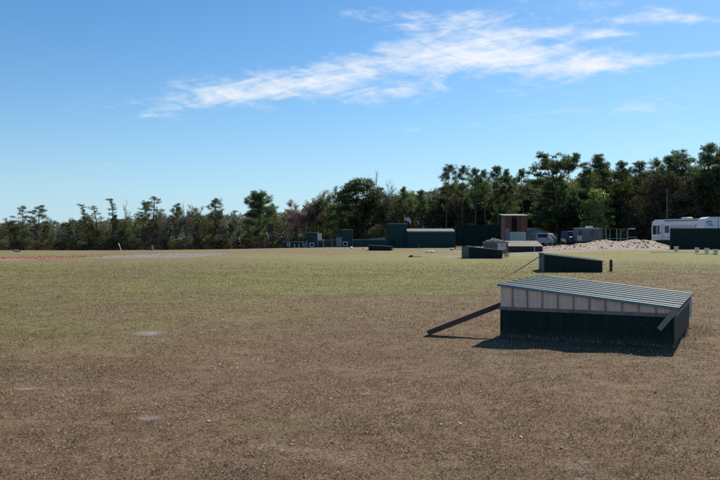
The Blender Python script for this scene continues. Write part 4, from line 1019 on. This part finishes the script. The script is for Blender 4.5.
KIND = {'pineA': 'pine_tree', 'pineB': 'pine_tree', 'pineC': 'pine_tree', 'narrowA': 'pine_tree', 'narrowB': 'pine_tree', 'sparseA': 'pine_tree', 'sparseB': 'pine_tree', 'bigpine': 'pine_tree', 'spread': 'pine_tree',
        'round': 'evergreen_tree', 'oakA': 'evergreen_tree', 'oliveA': 'leafing_tree', 'oliveB': 'leafing_tree', 'light': 'leafing_tree', 'brown': 'evergreen_tree', 'cedar': 'evergreen_tree', 'shrub': 'wild_shrub', 'shrubG': 'wild_shrub',
        'bareA': 'bare_tree', 'bareB': 'bare_tree', 'bareC': 'leafing_tree', 'pink': 'bare_tree', 'bareP': 'bare_tree'}
def tree(kind, px, ytop, D, label, group=None, wide=1.0, rot=None):
    tr_, cr_, H0 = PR[kind]; a = P(px, D); H = zat(ytop, D) - a.z; s = H / H0
    r = thing(KIND[kind], label, 'shrub' if 'shrub' in kind else 'tree', a, rnd.random() * 6.283 if rot is None else rot, group)
    r.scale = (s * wide, s * wide, s)
    link('trunk', tr_, r); link('crown', cr_, r); return r
def wood_D(px): return float(np.interp(px, [-80, 0, 150, 260, 320, 380, 450, 560, 640, 720, 800], [235, 228, 215, 196, 178, 162, 150, 132, 122, 116, 112]))
# emergent and single trees, each with its own description
HERO = [
 ('sparseA', 23, 204, 1.1, 'sparse pine with flat branch tiers, first tall one from the wood end'),
 ('sparseB', 39, 205, 1.15, 'bushy leaning sparse pine standing close beside the flat-tiered pine'),
 ('narrowB', 9, 217, .9, 'small round-topped pine barely clearing the wood end'),
 ('narrowA', 88, 202.5, 1.1, 'narrow pine, shortest of a trio of slim pines above the wood'),
 ('narrowB', 101, 204.5, 1.35, 'round-headed slim pine in the middle of the trio'),
 ('narrowA', 113, 196, 1.05, 'tallest narrow pine of the trio above the wood'),
 ('bareB', 121, 199, .5, 'thin dead snag beside the tallest narrow pine'),
 ('pineC', 141, 200, .9, 'dark lower pine of a close pair past the slim trio'),
 ('sparseA', 152, 194.5, 1.0, 'taller open-branched pine of the close pair past the slim trio'),
 ('sparseB', 176, 203, .8, 'ragged pine between the close pair and two leafless tops'),
 ('bareP', 187, 201, .6, 'slender leafless tree top beside the ragged pine'),
 ('bareB', 204, 198, .7, 'tall leafless tree touching a round-topped pine'),
 ('narrowB', 199, 207, 1.0, 'little dark spire pine under the tall leafless tree'),
 ('pineC', 216, 197.5, .85, 'round-topped slim pine before a fresh green tree'),
 ('narrowA', 233, 209, 1.0, 'small pointed pine next to the big dark pine'),
 ('bigpine', 261, 192.5, 1.0, 'big dark bell-crowned pine standing forward with bare lower trunk'),
 ('pineB', 271, 203, .8, 'smaller pine tucked against the big bell-crowned pine'),
 ('pink', 287, 199, 1.25, 'pink-budded bare tree beside the big bell-crowned pine'),
 ('pink', 297, 203, 1.25, 'lower pink-budded bare tree, nearer the smallest tower'),
 ('bareP', 305, 194, 1.2, 'pale leafless tree above the low dark shed'),
 ('bareC', 316, 190, 1.0, 'hazy olive tree coming into leaf above the smallest green tower'),
 ('bareC', 327, 186.5, .9, 'tallest hazy olive tree beside the huge round evergreen'),
 ('round', 362, 177.5, 1.3, 'huge dense round evergreen tree behind the green towers'),
 ('oakA', 341, 192, .8, 'dark evergreen leaning into the huge round tree'),
 ('bareB', 374, 173.0, 1.2, 'leafless tree rising highest just behind the huge round evergreen'),
 ('bareP', 391, 180, 1.3, 'wide fan-shaped leafless tree between round evergreen and dark pine'),
 ('pineB', 408, 186.5, .95, 'dark dense pine behind the tallest green tower'),
 ('pineA', 421, 189, 1.0, 'dark pine above the long teal shed'),
 ('pineC', 446, 163.5, .95, 'tall bare-stemmed pine, first of the tall pine row'),
 ('pineC', 463, 164.5, .8, 'second tall slim pine of the tall pine row'),
 ('pineA', 476, 167, .8, 'third pine of the tall row, above the dark screen'),
 ('pineC', 487, 168.5, .75, 'fourth pine of the tall row with a thin crown'),
 ('pineA', 499, 164.5, .95, 'fifth pine of the tall row with broad rounded head'),
 ('pineB', 512, 168.5, .75, 'sixth pine of the tall row above the wooden tower'),
 ('pineC', 526, 167.5, .85, 'last pine of the tall row touching the spreading pine'),
 ('spread', 557.5, 152.5, 1.0, 'great spreading pine with sky gaps between its forked limbs'),
 ('pineB', 580, 166.5, .9, 'dark pine in the shoulder of the spreading pine'),
 ('light', 597, 189, 1.1, 'fresh light green tree behind the utility pole'),
 ('pineB', 609, 153.5, 1.15, 'tall thick pine above the light green tree'),
 ('pineA', 622, 160, .9, 'lower pine against the tall thick pine'),
 ('light', 629, 184, .75, 'bright green young tree deep between dark pines'),
 ('pineA', 642, 159.5, 1.1, 'rounded dark pine above the brown thicket'),
 ('pineC', 654, 156, .9, 'open pine with a gap of sky, behind the brown thicket'),
 ('pineA', 665, 154.5, .95, 'broad pine over the brown thicket crown'),
 ('narrowA', 676.5, 151.5, 1.3, 'pointed pine over the white motorhome'),
 ('pineB', 691, 148.5, 1.2, 'dense high pine above the motorhome roof'),
 ('pineA', 705, 142, 1.2, 'very tall pine near the picture edge'),
 ('pineB', 721, 131, 1.2, 'tallest pine, cut off by the picture edge'),
 ('brown', 664, 173, 1.0, 'wide brown-olive thicket tree behind the white motorhome'),
 ('oakA', 705, 176, 1.1, 'dark evergreen behind the emblem camper'),
 ('light', 717, 192, .9, 'pale green young tree behind the emblem camper'),
 ('cedar', 219, 219, 1.1, 'dark bushy evergreen in front of the round-topped slim pine'),
 ('light', 224, 221, .55, 'fresh green young tree standing out of the grey wood'),
 ('light', 331, 210, .8, 'yellow-green young tree behind the middle green tower'),
]
for (k, px, yt, wd, lab) in HERO:
    if px < 240 and KIND[k] == 'pine_tree': wd *= 1.3
    D = wood_D(px) + (4 if k.startswith('bare') else rnd.uniform(-2, 2))
    if k in ('pink',): D -= 8
    if 440 < px < 530: D -= 9
    if k == 'bigpine': D -= 10
    if k == 'spread': D = 124
    if k == 'brown': D = 112
    if px == 597: D -= 12
    tree(k, px, yt, D, lab, None, wd)
# the crowd of trees between them
SKY = lambda px: float(np.interp(px, [-60, 0, 30, 60, 85, 110, 140, 160, 185, 210, 235, 260, 280, 300, 320, 345, 380, 400, 430, 450, 480, 520, 560, 600, 640, 680, 720, 780],
                                 [220, 219, 217, 215, 213, 214, 211, 208, 204, 207, 211, 209, 207, 203, 197, 200, 193, 188, 190, 183, 178, 177, 171, 172, 170, 166, 156, 150]))
GR = {'bareP': ('pale leafless tree standing in the wood', 'pale leafless trees of the wood'),
      'light': ('fresh green young tree deep in the wood', 'fresh green trees of the wood'),
      'bareA': ('leafless grey tree crowded in the low far wood', 'leafless trees of the far wood'),
      'bareC': ('grey-olive half-leafed tree crowded in the wood', 'half-leafed trees of the wood'),
      'oliveA': ('olive many-stemmed tree just coming into leaf in the wood', 'olive trees of the wood'),
      'oliveB': ('tall olive tree just coming into leaf in the wood', 'tall olive trees of the wood'),
      'cedar': ('dark pointed evergreen inside the wood', 'pointed evergreens of the wood'),
      'oakA': ('dark round evergreen inside the wood', 'round evergreens of the wood'),
      'pineA': ('dark pine standing in the thick of the wood', 'pines in the thick of the wood'),
      'pineB': ('dark pine standing in the thick of the wood', 'pines in the thick of the wood'),
      'bareB': ('tall leafless grey tree in the thick of the wood', 'tall leafless trees of the wood'),
      'shrub': ('brown shrub at the foot of the wood', 'brown shrubs at the foot of the wood'),
      'shrubG': ('olive shrub at the foot of the wood', 'olive shrubs at the foot of the wood')}
MIXL = ['bareA', 'bareP', 'bareC', 'bareC', 'oliveA', 'oliveB', 'cedar', 'bareB', 'oliveB', 'oliveA']
MIXC = ['bareP', 'light', 'bareC', 'oliveB', 'oliveA', 'oakA', 'bareB', 'bareC', 'pineB', 'cedar']
MIXR = ['bareB', 'light', 'pineA', 'pineB', 'oakA', 'oliveB', 'oakA', 'bareC', 'oliveA']
def crowd(x0, x1, step, dD, drop):
    px = x0
    while px < x1:
        q = px + rnd.uniform(-.4, .4) * step
        mix = MIXL if q < 290 else (MIXC if q < 440 else MIXR)
        k = rnd.choice(mix); yt = SKY(q) + drop + rnd.uniform(-1, 7)
        lab, grp = GR[k]
        if dD < 0 and 248 < q < 276: px += step; continue
        tree(k, q, yt, wood_D(q) + dD + rnd.uniform(-3, 3), lab, grp, rnd.uniform(.85, 1.15)); px += step
crowd(-40, 765, 8.5, 9, 0)
crowd(-40, 765, 9.5, 2, 5)
crowd(-40, 300, 11, -5, 11)
px = -30
while px < 272:
    k = rnd.choice(['pineB', 'cedar', 'pineA', 'oakA', 'pineB']); lab, grp = GR[k]; tree(k, px, SKY(px) + rnd.uniform(0, 12), wood_D(px) + rnd.uniform(-1, 7), lab, grp, rnd.uniform(.75, 1.05)); px += rnd.uniform(16, 34)
crowd(440, 765, 16, -2, 24)
px = -40
while px < 765:
    k = rnd.choice(['shrub', 'shrubG', 'shrub']); lab, grp = GR[k]; D = wood_D(px) - 9 + rnd.uniform(-2, 2)
    if not (255 < px < 268): tree(k, px, HY - ((rnd.uniform(1.8, 4.2) + float(gz((px - 360) / F * D, D)) - EYE) / D * F), D, lab, grp, rnd.uniform(.9, 1.4))
    px += rnd.uniform(9, 14)
# the mass of the wood behind, one stuff object
n = 240000
px = -90 + 910 * NR.random(n); D = np.interp(px, [-80, 0, 150, 260, 320, 380, 450, 560, 640, 720, 800], [235, 228, 215, 196, 178, 162, 150, 132, 122, 116, 112]) + 14 + 22 * NR.random(n)
sky_ = np.interp(px, [-60, 0, 60, 110, 160, 210, 260, 300, 345, 400, 450, 520, 600, 680, 780], [222, 221, 219, 218, 215, 212, 213, 209, 204, 194, 188, 183, 178, 174, 160]) + 8 * (fbm(px, D * .3, 9, 300) - .5) + 3
xw = (px - 360) / F * D; hmax = EYE + (HY - sky_) / F * D - gz(xw, D)
z = gz(xw, D) + hmax * NR.random(n) ** 1.1
me = card_mesh('woodland', np.stack([xw, D, z], -1), NR.normal(size=(n, 3)) + np.array([0, 0, .8]), .55, .20, leafmat('deep_wood_leaves', (.046, .052, .030), (.130, .128, .080), .4))
tag(link('woodland', me), 'dark tangled mass of woodland behind the front trees', 'woodland', None, 'stuff')
# low undergrowth along the wood's edge
n = 60000
px = -90 + 910 * NR.random(n); D = np.interp(px, [-80, 0, 150, 260, 320, 380, 450, 560, 640, 720, 800], [235, 228, 215, 196, 178, 162, 150, 132, 122, 116, 112]) - 6 + 12 * NR.random(n)
xw = (px - 360) / F * D; hm = .4 + 2.6 * fbm(xw, D, 5, 320) ** 1.5
me = card_mesh('undergrowth', np.stack([xw, D, gz(xw, D) + hm * NR.random(n)], -1), NR.normal(size=(n, 3)) + np.array([0, 0, .8]), .35, .12, leafmat('undergrowth_leaves', (.055, .046, .026), (.150, .120, .070), .35))
tag(link('undergrowth', me), 'dark brown undergrowth along the foot of the wood', 'undergrowth', None, 'stuff')
